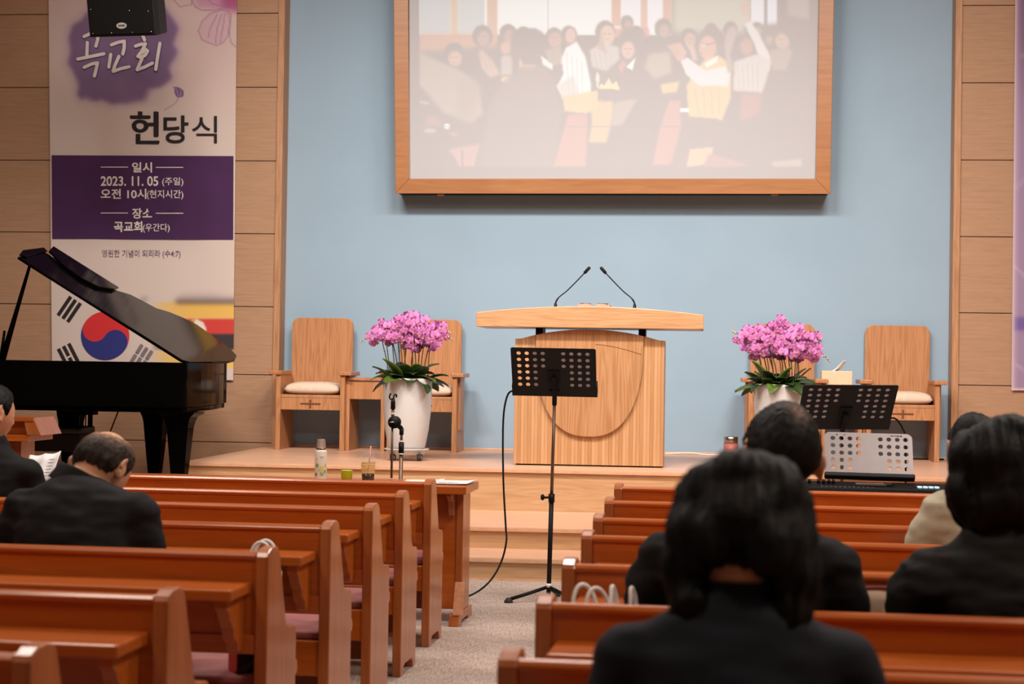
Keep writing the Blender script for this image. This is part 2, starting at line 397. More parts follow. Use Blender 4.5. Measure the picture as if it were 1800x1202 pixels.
# ================================================================== THE SETTING
Z_ST = .615; Y_ST = 13.44; Z_T2 = .293; Y_T2 = 12.07; Z_T1 = .145; Y_T1 = 11.49
XL, XR, YB, ZC = -8.2, 5.6, -3.0, 6.0
mb = MB(); mb.box(XL, XR, YB, 16.5, -.1, 0); struct(mb.build('floor', M['carpet']))
mb = MB(); mb.box(XL, XR, YB, 16.5, ZC, ZC + .1); struct(mb.build('ceiling', M['white_paint']))
mb = MB(); mb.box(XL - .1, XL, YB, 16.5, 0, ZC); struct(mb.build('wall_left', M['wall_far']))
mb = MB(); mb.box(XR, XR + .1, YB, 16.5, 0, ZC); struct(mb.build('wall_right', M['wall_far']))
mb = MB(); mb.box(XL, XR, YB - .1, YB, 0, ZC); struct(mb.build('wall_rear', M['wall_far']))
def step(name, x0, x1, y0, y1, z0, z1, nose=.03):
    m = MB(); m.box(x0, x1, y0, y1, z0, z1 - nose - .004, 1); m.box(x0 - .002, x1, y0 - .022, y1, z1 - nose, z1, 0); m.box(x0 + .02, x1, y0 + .008, y1, z1 - nose - .006, z1 - nose + .002, 3)  # recessed dark strip puts the nosing's shadow into colour
    m.box(x0, x1, y0 - .023, y0 - .0215, z1 - nose + .004, z1 - .006, 2); m.box(x0, x1, y0 - .010, y0 + .002, z0, z0 + .010, 2)
    return struct(m.build(name, [M['stage'], M['riser'], M['nosing'], M['gap_and_nose_shade']], bevel=.003))
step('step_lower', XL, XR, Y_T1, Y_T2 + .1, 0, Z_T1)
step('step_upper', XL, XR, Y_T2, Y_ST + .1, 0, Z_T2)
mb = MB(); mb.box(XL, -3.955, Y_ST + .1, 16.16, 0, Z_T2 - .001); struct(mb.build('floor_side_platform', M['stage']))
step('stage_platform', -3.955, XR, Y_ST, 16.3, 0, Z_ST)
# blue back wall, set slightly behind the wood clad bays
BX0, BX1 = -3.825, 2.29
mb = MB(); mb.box(BX0 - .2, BX1 + .2, 16.26, 16.5, 0, ZC); struct(mb.build('wall_back', M['blue']))
mb = MB(); mb.box(BX0, BX1, 16.245, 16.26, Z_ST, Z_ST + .02); struct(mb.build('baseboard_back', M['nosing'], bevel=.003))
def clad(name, x0, x1, seams, inner):
    m = MB(); m.box(x0 + (.006 if inner == 'l' else 0), x1 - (.006 if inner == 'r' else 0), 16.09, 16.5, 0, ZC, 1)
    zs = [.05] + seams + [ZC - .01]
    tw = .062
    a, b = (x0, x1 - tw) if inner == 'r' else (x0 + tw, x1)
    for z0, z1 in zip(zs[:-1], zs[1:]):
        m.box(a, b, 16.07, 16.1, z0 + .0035, z1 - .0035, 0)
    return struct(m.build(name, [M['panel'], M['gap_and_nose_shade']], bevel=.003))
LS = [.0 + .30, .651, 1.282, 1.915, 2.594, 3.273, 3.96, 4.652, 5.34]
RS = [.66, 1.291, 1.936, 2.616, 3.302, 3.993, 4.687, 5.37]
clad('wall_back_left', XL, BX0, LS, 'r'); clad('wall_back_right', BX1, XR, RS, 'l')
for nm, x0, x1 in (('trim_1', BX0 - .06, BX0), ('trim_2', BX1, BX1 + .06)):
    m = MB(); m.box(x0, x1, 16.05, 16.27, 0, ZC); struct(m.build(nm, M['trimwood'], bevel=.004))

# ================================================================== PROJECTION SCREEN
Ysc = 15.98
def scr(px, py, dy=0.0):
    # the screen leans out a little at the top
    p = PY(px, py, Ysc); yy = Ysc - .05 * max(0, (p.z - 2.97)) + dy
    return PY(px, py, yy)
def build_screen():
    c = Canvas(719, -60, 1440, 316, 1.5, (0, 0, 0))
    K = (0, 0, 0)
    pic = [(737, -70), (1424, -70), (1420, 294), (737, 294)]
    # colours are what the projector adds on top of the room light on the white cloth
    def P_(pts, col, soft=1.4, a=1.0): c.poly(pts, col, soft, a)
    def E_(x, y, rx, ry, col, soft=1.6, a=1.0, rot=0): c.ell(x, y, rx, ry, col, soft, a, rot)
    WH = (162, 168, 166); BLK = (20, 18, 18); SK = (128, 90, 66); OR = (124, 78, 46); GR = (96, 88, 76); YE = (150, 122, 60); PK = (120, 62, 48); DK = (26, 18, 18)
    P_(pic, BLK, 1)
    P_([(737, -70), (1180, -70), (1180, 62), (737, 62)], WH)
    P_([(1180, -70), (1322, -70), (1322, 60), (1180, 60)], (112, 116, 96), 6)
    P_([(737, -70), (792, -70), (792, 60), (737, 60)], (112, 122, 124)); P_([(806, -70), (852, -70), (852, 60), (806, 60)], (118, 128, 128))
    P_([(792, -70), (806, -70), (806, 62), (792, 62)], (134, 104, 70)); P_([(856, -70), (874, -70), (874, 74), (856, 74)], (132, 96, 62))
    P_([(737, 60), (874, 60), (874, 110), (737, 100)], OR, 3); P_([(963, -70), (965, -70), (965, 60), (963, 60)], (110, 112, 104), .6)
    P_([(1076, -70), (1092, -70), (1092, 46), (1076, 46)], (134, 84, 54)); P_([(1126, -70), (1138, -70), (1138, 52), (1126, 52)], (136, 92, 66))
    P_([(1092, -70), (1122, -70), (1122, 48), (1092, 48)], (160, 162, 168)); P_([(1140, -70), (1164, -70), (1164, 48), (1140, 48)], (160, 162, 168))
    P_([(1166, -70), (1180, -70), (1180, 60), (1166, 60)], (130, 84, 62)); P_([(1072, 50), (1140, 48), (1142, 66), (1072, 66)], (132, 72, 48), 2)
    P_([(1320, -70), (1344, -70), (1344, 46), (1320, 46)], (150, 154, 160)); P_([(1348, -70), (1366, -70), (1366, 46), (1348, 46)], (150, 154, 162))
    P_([(1376, -70), (1424, -70), (1424, 36), (1385, 28)], (84, 78, 70), 3)
    P_([(1310, 46), (1424, 40), (1424, 200), (1310, 200)], DK, 4)
    # back row: heads, then the dark crowd below them
    P_([(737, 92), (1100, 70), (1424, 70), (1424, 296), (737, 296)], BLK, 5, .9)
    for x, y, r, sk in ((848, 64, 17, SK), (893, 60, 15, SK), (920, 62, 13, SK), (974, 66, 15, SK), (1000, 62, 14, SK), (1064, 56, 17, SK), (1102, 40, 11, SK), (1118, 62, 14, SK), (1166, 50, 15, SK), (1211, 66, 14, SK), (1250, 54, 11, SK), (1284, 52, 12, SK), (1330, 52, 11, SK), (1378, 72, 13, SK), (1350, 66, 10, SK)):
        E_(x, y, r, r * 1.15, BLK); E_(x + 2, y + 4, r * .66, r * .85, tuple(v * .86 for v in sk), 2, .9)
    # left group
    P_([(737, 92), (800, 118), (818, 128), (842, 150), (850, 200), (830, 216), (780, 200), (737, 150)], GR, 3)
    E_(798, 96, 18, 21, BLK); E_(800, 103, 13, 14, SK, 2)
    P_([(812, 104), (838, 82), (856, 110), (846, 130), (822, 130)], BLK, 2)
    P_([(840, 92), (848, 86), (868, 108), (880, 130), (862, 138), (846, 120)], (120, 92, 76), 2); E_(889, 84, 10, 12, SK, 2)
    P_([(880, 98), (900, 96), (902, 132), (880, 134)], (110, 104, 98), 2); E_(890, 140, 10, 6, YE, 1.5)
    E_(934, 84, 30, 34, DK, 2); E_(912, 66, 14, 14, DK, 2)
    P_([(913, 98), (920, 114), (944, 114), (936, 126), (922, 130), (912, 118)], (140, 100, 62), 1.4)
    P_([(880, 150), (915, 118), (960, 116), (978, 150), (988, 200), (975, 296), (840, 296), (858, 190)], (52, 44, 40), 4)
    P_([(806, 140), (836, 134), (846, 160), (830, 220), (800, 210)], (84, 66, 50), 6, .7)
    E_(976, 70, 12, 14, (112, 74, 54), 2); P_([(957, 88), (986, 80), (990, 112), (966, 118)], (88, 76, 56), 2)
    P_([(950, 96), (972, 114), (972, 124), (954, 114)], WH, 1.4)
    E_(1003, 62, 9, 13, (136, 98, 82), 1.4)
    P_([(994, 84), (1014, 72), (1030, 100), (1040, 150), (1038, 166), (990, 172), (978, 152), (990, 130), (986, 104)], WH, 1.6)
    P_([(980, 150), (1008, 132), (1018, 166), (988, 174)], (140, 138, 132), 2)
    P_([(988, 170), (1052, 158), (1052, 190), (1030, 200), (992, 196)], YE, 1.6)
    P_([(1036, 176), (1078, 176), (1080, 200), (1066, 252), (1034, 252), (1040, 214)], (150, 118, 56), 2, .9)
    P_([(1078, 180), (1124, 170), (1094, 220), (1074, 222)], (98, 84, 70), 2)
    P_([(998, 200), (1034, 200), (1030, 294), (972, 294)], PK, 2)
    # clapping man at centre back, his neighbour with the suit
    E_(1068, 62, 13, 18, (140, 108, 84), 1.6); P_([(1036, 88), (1058, 74), (1088, 82), (1090, 104), (1066, 126), (1040, 118)], (122, 118, 110), 2)
    P_([(1058, 46), (1050, 84), (1068, 96), (1060, 70)], (112, 80, 60), 1.6)
    E_(1108, 72, 20, 24, DK, 2); E_(1104, 88, 12, 16, (138, 104, 84), 1.8)
    P_([(1104, 122), (1122, 98), (1140, 116), (1146, 158), (1090, 164), (1090, 130)], DK, 2); P_([(1100, 118), (1118, 100), (1112, 124)], WH, 1)
    P_([(1086, 116), (1096, 104), (1102, 112), (1092, 132)], PK, 1.4)
    # crown and candle
    P_([(1052, 156), (1056, 146), (1062, 150), (1070, 136), (1076, 148), (1084, 142), (1090, 158)], (160, 146, 84), 1)
    P_([(1047, 132), (1050, 124), (1054, 132), (1053, 156), (1048, 154)], (150, 144, 128), 1)
    P_([(1052, 158), (1120, 168), (1200, 150), (1200, 176), (1130, 172), (1060, 176)], DK, 2)
    # man in the yellow vest
    P_([(1140, 94), (1178, 90), (1182, 128), (1150, 140), (1132, 118)], (100, 92, 76), 3); P_([(1160, 148), (1196, 142), (1190, 162), (1164, 166)], YE, 2)
    E_(1213, 70, 10, 13, (124, 84, 66), 2); P_([(1208, 80), (1220, 78), (1228, 108), (1218, 108)], (136, 100, 84), 2)
    E_(1250, 74, 22, 27, DK, 2); E_(1244, 84, 16, 22, (134, 90, 66), 1.8)
    P_([(1236, 106), (1262, 96), (1286, 112), (1286, 170), (1270, 212), (1210, 206), (1206, 150)], YE, 1.8)
    P_([(1172, 80), (1196, 74), (1208, 92), (1202, 106), (1192, 108)], (134, 92, 70), 1.5)
    P_([(1196, 108), (1208, 100), (1240, 124), (1274, 116), (1284, 128), (1280, 152), (1228, 150), (1206, 132)], (156, 154, 154), 1.5)
    P_([(1238, 112), (1262, 98), (1262, 108), (1242, 120)], WH, 1)
    P_([(1196, 206), (1262, 210), (1256, 296), (1190, 296)], DK, 2); P_([(1176, 176), (1196, 176), (1198, 222), (1180, 290), (1146, 290), (1160, 222)], PK, 2)
    P_([(1196, 190), (1212, 190), (1212, 198), (1196, 198)], WH, 1)
    # man with raised arms
    P_([(1302, 8), (1316, 2), (1318, 34), (1308, 40)], (134, 104, 84), 1.5)
    P_([(1308, 42), (1320, 36), (1338, 66), (1358, 104), (1352, 126), (1340, 120), (1326, 80)], (146, 144, 142), 1.6)
    P_([(1276, 58), (1292, 44), (1296, 56), (1284, 96), (1290, 120), (1280, 130), (1272, 80)], (100, 84, 74), 2)
    E_(1312, 82, 12, 15, (108, 66, 50), 2); P_([(1290, 108), (1330, 94), (1356, 108), (1348, 140), (1340, 164), (1288, 160)], (134, 130, 124), 2)
    E_(1374, 72, 12, 14, (120, 90, 70), 2); P_([(1352, 88), (1386, 82), (1394, 92), (1382, 124), (1358, 124)], (88, 76, 64), 2)
    P_([(1302, 164), (1340, 164), (1336, 200), (1300, 214)], (96, 44, 34), 3)
    # foreground: tray of things, chair, table corners
    P_([(787, 262), (846, 252), (838, 276), (834, 294), (806, 294), (800, 278)], (112, 74, 60), 2); P_([(811, 264), (815, 264), (815, 294), (811, 294)], DK, .8)
    P_([(748, 204), (764, 204), (782, 220), (748, 222)], (90, 46, 40), 3); E_(786, 222, 6, 5, WH, 1.4); E_(756, 230, 12, 4, (110, 108, 112), 2); E_(798, 236, 9, 3, (120, 52, 40), 2); P_([(738, 176), (756, 180), (754, 184), (738, 182)], (100, 100, 110), 1.5)
    P_([(1212, 262), (1254, 258), (1252, 272), (1240, 290), (1206, 294)], (152, 112, 66), 1.5); P_([(1246, 270), (1260, 272), (1324, 292), (1236, 294)], (96, 48, 38), 2)
    P_([(1354, 284), (1410, 278), (1410, 294), (1360, 294)], (94, 90, 80), 2)
    # small dark strokes of eyes, brows and mouths, fingers, collars and folds
    for x, y, s_ in ((798, 101, 1), (848, 64, 1), (893, 62, .9), (974, 66, .9), (1068, 60, 1.1), (1104, 86, 1), (1213, 68, .8), (1374, 70, .9), (1118, 62, .8)):
        c.line([(x - 6 * s_, y), (x - 2 * s_, y - .5)], 1.8 * s_, (60, 40, 32), 1, .75); c.line([(x + 2 * s_, y - .5), (x + 6 * s_, y)], 1.8 * s_, (60, 40, 32), 1, .75); c.line([(x - 3 * s_, y + 9 * s_), (x + 3 * s_, y + 9 * s_)], 1.6 * s_, (96, 44, 36), 1, .7)
    c.line([(1262, 74), (1244, 78), (1232, 76)], 2.2, (46, 38, 36), 1, .85); c.line([(1226, 92), (1234, 94)], 2, (90, 40, 32), 1, .8); c.ell(1236, 80, 5, 4, (150, 130, 120), 1, .6)
    for k in range(4): c.line([(1174 + 5 * k, 78 + 2 * k), (1186 + 3 * k, 98)], 1.4, (96, 60, 44), .8, .7)
    for k in range(3): c.line([(1304 + 4 * k, 6), (1306 + 4 * k, 26)], 1.2, (100, 74, 58), .8, .7)
    for k in range(5): c.line([(1296 + 9 * k, 112 + 4 * (k % 2)), (1300 + 8 * k, 158)], 1.6, (104, 100, 96), 1, .6)
    for k in range(4): c.line([(1222 + 14 * k, 158), (1228 + 12 * k, 200)], 2.2, (118, 90, 40), 1.5, .6)
    for k in range(4): c.line([(996 + 9 * k, 92 + 6 * k), (1000 + 8 * k, 166)], 1.8, (122, 122, 118), 1.4, .6)
    for k in range(4): c.line([(1044 + 10 * k, 92), (1050 + 8 * k, 118)], 1.6, (92, 88, 82), 1, .6)
    c.line([(842, 90), (858, 122)], 1.6, (90, 64, 50), 1, .6); c.line([(848, 88), (866, 120)], 1.4, (90, 64, 50), 1, .6)
    # room edge outside the picture gets no projector light
    P_([(700, -70), (736.5, -70), (736.5, 330), (700, 330)], K, .8); P_([(700, 295), (1450, 295), (1450, 330), (700, 330)], K, .8); P_([(1425, -70), (1450, -70), (1450, 330), (1422, 330)], K, .8)
    c.line([(715, 222.5), (1440, 222.5)], 1.6, (0, 0, 0), 1.5, .4)
    root = thing('projection_screen', scr(1078, 341), 0, 'large projection screen in orange wood frame high on the blue wall showing a clapping crowd', 'screen')
    me = c.mesh('screen_cloth', lambda x, y: tuple(scr(x, y, -.012) - root.location))
    o = mesh_obj('screen_cloth', me, vcol_mat('projected_picture', .9, 1.0), root, False)
    # frame: four mitred mouldings
    oL, oR, oT, oB = [(691.2, -62), (695, 340)], [(1467.4, -62), (1459.5, 341)], -62, 340
    iL, iR = [(717.5, -62), (719.6, 314)], [(1441, -62), (1433.5, 314)]
    m = MB()
    def bar(q):
        f = [scr(*p, -.05) - root.location for p in q]; b_ = [scr(*p, .03) - root.location for p in q]
        m.add(f + b_, [(0, 1, 2, 3), (7, 6, 5, 4), (0, 4, 5, 1), (1, 5, 6, 2), (2, 6, 7, 3), (3, 7, 4, 0)])
    bar([oL[0], oL[1], iL[1], iL[0]]); m.build('frame', M['frame'], root, .004); m = MB()
    bar([oL[1], oR[1], iR[1], iL[1]]); m.build('frame', M['frame'], root, .004); m = MB()
    bar([iR[0], iR[1], oR[1], oR[0]]); m.build('frame', M['frame'], root, .004)
    # backing board and the two hangers seen under the frame
    m = MB(); q = [(697, -62), (697, 338), (1458, 338), (1462, -62)]
    f = [scr(*p, .0) - root.location for p in q]; b_ = [Vector((p.x, 16.26 - root.location.y, p.z)) for p in f]
    m.add(f + b_, [(0, 1, 2, 3), (7, 6, 5, 4), (0, 4, 5, 1), (1, 5, 6, 2), (2, 6, 7, 3), (3, 7, 4, 0)])
    m.build('backing', M['black'], root)
    for px in (775, 1362):
        m = MB(); p = scr(px, 342.5) - root.location; m.box(p.x - .03, p.x + .03, p.y - .02, p.y + .05, p.z - .006, p.z + .012); m.build('bracket', M['frame'], root)
build_screen()

# ================================================================== BANNERS
YBN = 16.045
def bn(px, py, d=0.0): p = PY(px, py, YBN); p.y = YBN - d; return p
def build_banner():
    root = thing('banner', bn(250, 660), 0, 'tall white and purple printed cloth banner on wood panels behind the piano', 'banner')
    L = root.location.copy()
    c = Canvas(88, -70, 412, 668, 2.0, (208, 192, 184))
    def edgeL(y): return 85.5 + 6.5 * (y / 650.0)
    def edgeR(y): return 416.5 - 6 * (y / 650.0)
    c.poly([(60, -80), (440, -80), (440, 180), (60, 60)], (206, 178, 178), 60, .6)
    # watercolour blot
    rnd = random.Random(3)
    blot = [(150, 20), (165, 5), (290, 8), (306, 30), (318, 48), (308, 78), (316, 92), (300, 120), (306, 140), (286, 158), (262, 160), (250, 178), (222, 186), (196, 188), (176, 180), (152, 188), (132, 174), (134, 150), (124, 128), (114, 112), (120, 92), (116, 66), (124, 42), (140, 34)]
    c.poly(blot, (176, 150, 176), 7, .8); c.poly([(x * .94 + 13, y * .95 + 4) for x, y in blot], (122, 98, 134), 3, .9)
    for k in range(14): c.ell(130 + rnd.random() * 160, 40 + rnd.random() * 130, 14 + rnd.random() * 18, 10 + rnd.random() * 16, (114, 88, 126) if k % 2 else (136, 112, 146), 6, .35)
    for q in ([(150, 170), (170, 182), (160, 200), (140, 186)], [(262, 160), (300, 150), (300, 180), (256, 186)]): c.poly(q, (206, 190, 184), 4, .8)
    # big pale flower at the top right and the small bud
    c.poly([(330, -80), (420, -80), (420, 24), (396, 18), (372, 16), (342, 12)], (190, 132, 168), 5, .7); c.ell(404, 2, 20, 16, (160, 66, 116), 6, .7)
    pet = [(384, 18), (366, 24), (352, 38), (346, 54), (352, 70), (366, 76), (376, 80), (388, 76), (397, 64), (400, 40), (398, 20)]
    c.poly(pet, (202, 166, 180), 2, .6); c.line(pet + [pet[0]], 1.3, (150, 104, 144), .8, .8)
    for q in ([(386, 26), (378, 50), (376, 76)], [(392, 24), (388, 48), (384, 74)], [(378, 26), (366, 50), (363, 66)], [(402, 24), (400, 60), (402, 74), (410, 82)], [(334, 0), (340, 12), (352, 18), (372, 18), (400, 12)], [(352, -10), (372, 8), (398, 12)], [(300, -4), (314, 12), (334, 8), (336, -6)]): c.line(q, 1.2, (150, 104, 144), .8, .8)
    bud = [(304, 154), (310, 152), (320, 158), (322, 166), (318, 172), (311, 172), (305, 164)]
    c.poly(bud, (110, 82, 130), .8, .9); c.line([(312, 172), (309, 178), (303, 184), (288, 193)], 1.3, (150, 120, 120), .6, .9); c.line([(308, 156), (312, 168)], 1, (190, 160, 190), .5); c.line([(315, 157), (316, 168)], 1, (190, 160, 190), .5)
    # faded second flag: black, yellow, red, black
    def fade(pts, col, a): c.poly(pts, col, 1.6, a)
    for k in range(12):
        x0 = 268 + k * 6; a = .20
        c.poly([(x0, 530 + 2 * math.sin(k)), (414, 534), (414, 560), (x0, 560)], (226, 180, 90), 1.5, a); c.poly([(x0, 560), (414, 561), (414, 588), (x0, 588)], (200, 60, 54), 1.5, a)
        c.poly([(x0, 588), (414, 588), (414, 616), (x0, 616)], (52, 46, 50), 1.5, a); c.poly([(x0, 616), (414, 616), (414, 645), (x0, 640)], (230, 186, 90), 1.5, a)
    c.poly([(310, 528), (414, 526), (414, 534), (310, 533)], (60, 52, 56), 4, .85); c.poly([(320, 520), (360, 518), (414, 524), (414, 530), (300, 530)], (120, 104, 106), 6, .5); c.ell(252, 526, 7, 5, (150, 140, 150), 3, .6)
    c.ell(344, 582, 19, 21, (226, 212, 206), 1.2); c.poly([(333, 564), (340, 562), (342, 568), (338, 574), (334, 570)], (130, 84, 52), 1.2, .9); c.ell(340, 563, 3, 2, (200, 160, 60), .8)
    def place(px, py):
        t = (px - 88) / 324.0; x = edgeL(py) + t * (edgeR(py) - edgeL(py))
        p = bn(x, py); w = .010 * math.sin(px * .021 + py * .004) + .004 * math.sin(px * .06 - py * .013)
        p.y = YBN - .004 + w * .35; return tuple(p - L)
    mesh_obj('cloth', c.mesh('cloth', place), vcol_mat('banner_cloth', .85), root, True)
    D0 = .012
    def flat(mb, pts, mi, d): mb.add([bn(x, y, d) - L for x, y in pts], [list(range(len(pts)))], mi)
    def disc(mb, cx_, cy_, rx, ry, mi, d, a0=0, a1=2 * PI, n=40): flat(mb, [(cx_ + rx * math.cos(a0 + (a1 - a0) * k / n), cy_ + ry * math.sin(a0 + (a1 - a0) * k / n)) for k in range(n)], mi, d)
    # purple panel
    m = MB(); flat(m, [(91.5, 273), (411, 274.5), (410.5, 421.5), (92.5, 420)], 0, D0); m.build('purple_panel', M['purple'], root, fix=False)
    # national flag
    m = MB(); cx_, cy_, r = 185.5, 590, 42.5; a = math.radians(31)
    def rot(u, v): return (cx_ + u * math.cos(a) - v * math.sin(a), cy_ + u * math.sin(a) + v * math.cos(a))
    flat(m, [rot(r * math.cos(t), r * math.sin(t)) for t in np.linspace(0, PI, 32)], 1, D0)
    flat(m, [rot(r * math.cos(t), r * math.sin(t)) for t in np.linspace(PI, 2 * PI, 32)], 0, D0)
    flat(m, [rot(-r / 2 + r / 2 * math.cos(t), r / 2 * math.sin(t)) for t in np.linspace(0, 2 * PI, 32)], 0, D0 + .0005)
    flat(m, [rot(r / 2 + r / 2 * math.cos(t), r / 2 * math.sin(t)) for t in np.linspace(0, 2 * PI, 32)], 1, D0 + .0005)
    def bars(cx2, cy2, ang, ln, wd, gap, broken, mi):
        for k in (-1, 0, 1):
            segs = [(-ln / 2, ln / 2)] if not broken[k + 1] else [(-ln / 2, -1.6), (1.6, ln / 2)]
            for s0, s1 in segs:
                q = []
                for u, v in ((s0, k * gap - wd / 2), (s1, k * gap - wd / 2), (s1, k * gap + wd / 2), (s0, k * gap + wd / 2)):
                    q.append((cx2 + u * math.cos(ang) - v * math.sin(ang), cy2 + u * math.sin(ang) + v * math.cos(ang)))
                flat(m, q, mi, D0)
    bars(122.5, 543.5, math.radians(-56), 40, 6.4, 10.2, (0, 0, 0), 2)
    bars(122, 627, math.radians(63), 42, 6.4, 10.2, (0, 1, 0), 2)
    bars(249, 627, math.radians(-58), 38, 6, 10.2, (1, 1, 1), 3)
    m.build('flag_print', [M['red_ink'], M['blue_ink'], M['black_ink'], M['grey_ink']], root, fix=False)
    # lettering
    m = MB()
    def txt(body, x0, x1, ytop, ybot, mi, d, bold=0.0):
        me = text_mesh(body, 1.0, bold); xs = [v.co.x for v in me.vertices]; ys = [v.co.y for v in me.vertices]
        if not xs: return
        a0, a1, b0, b1 = min(xs), max(xs), min(ys), max(ys)
        vs = [bn(x0 + (v.co.x - a0) / (a1 - a0) * (x1 - x0), ybot - (v.co.y - b0) / (b1 - b0) * (ybot - ytop), d) - L for v in me.vertices]
        m.add(vs, [tuple(p.vertices) for p in me.polygons], mi)
    txt('헌', 229, 278, 196, 253, 2, D0, .006); txt('헌', 231, 281, 196.6, 252.4, 2, D0 + .0004, .006); txt('헌', 230, 279.5, 197.4, 253.6, 2, D0 + .0008, .006); txt('당', 288, 332, 203, 252, 2, D0, .018); txt('식', 338, 382, 204, 252, 2, D0, .004)
    m.build('title_lettering', [M['ivory'], M['soft_ink'], M['black_ink']], root, fix=False); m = MB()
    txt('일시', 233, 268, 285.5, 303.5, 0, D0 + .003, .022); txt('장소', 233, 268, 366, 384.5, 0, D0 + .003, .022)
    txt('2023. 11. 05', 178, 279, 310, 327, 0, D0 + .003, .018); txt('(주일)', 286, 323, 312, 328, 0, D0 + .003, .006)
    txt('오전 10시', 178, 258, 332, 350, 0, D0 + .003, .018); txt('(현지시간)', 259, 323, 334, 351, 0, D0 + .003, .006)
    txt('곡교회', 201, 251, 389, 408, 0, D0 + .003, .026); txt('(우간다)', 252, 299, 393, 409, 0, D0 + .003, .006)
    for x0, x1, y in ((178, 226, 294), (275, 323, 294.5), (178, 226, 374.5), (275, 323, 375)): flat(m, [(x0, y - .7), (x1, y - .7), (x1, y + .7), (x0, y + .7)], 0, D0 + .003)
    v_ = m; m = MB(); txt('영원한 기념이 되리라 (수4:7)', 180, 318, 439, 454, 1, D0, .004); m.build('verse_lettering', [M['ivory'], M['soft_ink']], root, fix=False); m = v_
    # brush written church name: thick rounded strokes over a darker edge
    NP = [0]
    def stroke(pts, w, mi, d):
        pts = [Vector((120 + x / 6.01, y / 6.01)) for x, y in pts]
        for p in pts: NP[0] += 1; disc(m, p.x, p.y, w, w, mi, d + NP[0] * .0001, n=14)
        for p, q in zip(pts[:-1], pts[1:]):
            t = (q - p).normalized(); nrm = Vector((-t.y, t.x)) * w
            NP[0] += 1; flat(m, [p + nrm, q + nrm, q - nrm, p - nrm], mi, d + NP[0] * .0001)
    ST = [[(175, 390), (235, 362), (325, 355), (318, 430), (300, 492)], [(210, 455), (205, 590)], [(110, 628), (250, 600), (385, 572)], [(178, 715), (255, 680), (318, 668), (305, 730), (285, 808)],
          [(465, 478), (540, 450), (600, 440), (600, 510), (585, 575)], [(458, 580), (438, 712)], [(545, 600), (500, 700), (484, 758), (570, 728), (652, 710)],
          [(795, 380), (815, 428)], [(720, 492), (770, 475), (825, 468), (790, 540), (745, 600), (770, 610), (820, 590), (848, 545), (825, 525), (790, 560)], [(790, 620), (738, 742), (820, 712), (898, 672)], [(978, 462), (955, 600), (934, 738)]]
    m.build('detail_lettering', [M['ivory']], root, fix=False); m = MB()
    for st in ST: stroke(st, 4.0, 3, D0)
    for st in ST: stroke(st, 2.9, 0, D0 + .001)
    m.build('brush_lettering', [M['ivory'], M['soft_ink'], M['black_ink'], M['deep_purple']], root, fix=False)
    # top rod out of frame
    m = MB(); a_ = bn(80, -72) - L; b_ = bn(422, -72) - L; m.cyl(a_, b_, .012); m.build('hanging_rod', M['white'], root)
build_banner()
def build_banner_right():
    YB2 = 16.045
    root = thing('banner', PY(1900, 686, YB2), 0, 'lavender printed banner at the right edge of the photo on wood panels', 'banner'); L = root.location.copy()
    c = Canvas(1778, -70, 2040, 688, 6.0, (150, 128, 156))
    c.poly([(1770, -80), (2050, -80), (2050, 200), (1770, 120)], (128, 104, 132), 50); c.poly([(1770, 560), (2050, 560), (2050, 588), (1770, 580)], (112, 92, 150), 3)
    for q in ([(1784, 330), (1812, 300), (1850, 240)], [(1784, 470), (1830, 520)], [(1790, 100), (1820, 80)], [(1784, 640), (1816, 660)]): c.line(q, 3, (184, 164, 188), 3, .7)
    c.line([(1779, -70), (1779, 690)], 7, (206, 184, 194), 1.5); c.line([(1770, 686), (2050, 690)], 7, (206, 184, 194), 1.5)
    def place(px, py):
        x = px + 6.5 * (1 - py / 686.0); p = PY(x, py, YB2); p.y = YB2 - .004 + .003 * math.sin(px * .03); return tuple(p - L)
    mesh_obj('cloth', c.mesh('cloth', place), vcol_mat('banner_cloth_lavender', .85), root, True)
    m = MB(); a_ = PY(1775, -72, YB2) - L; b_ = PY(2050, -72, YB2) - L; m.cyl(a_, b_, .012); m.build('hanging_rod', M['white'], root)
build_banner_right()

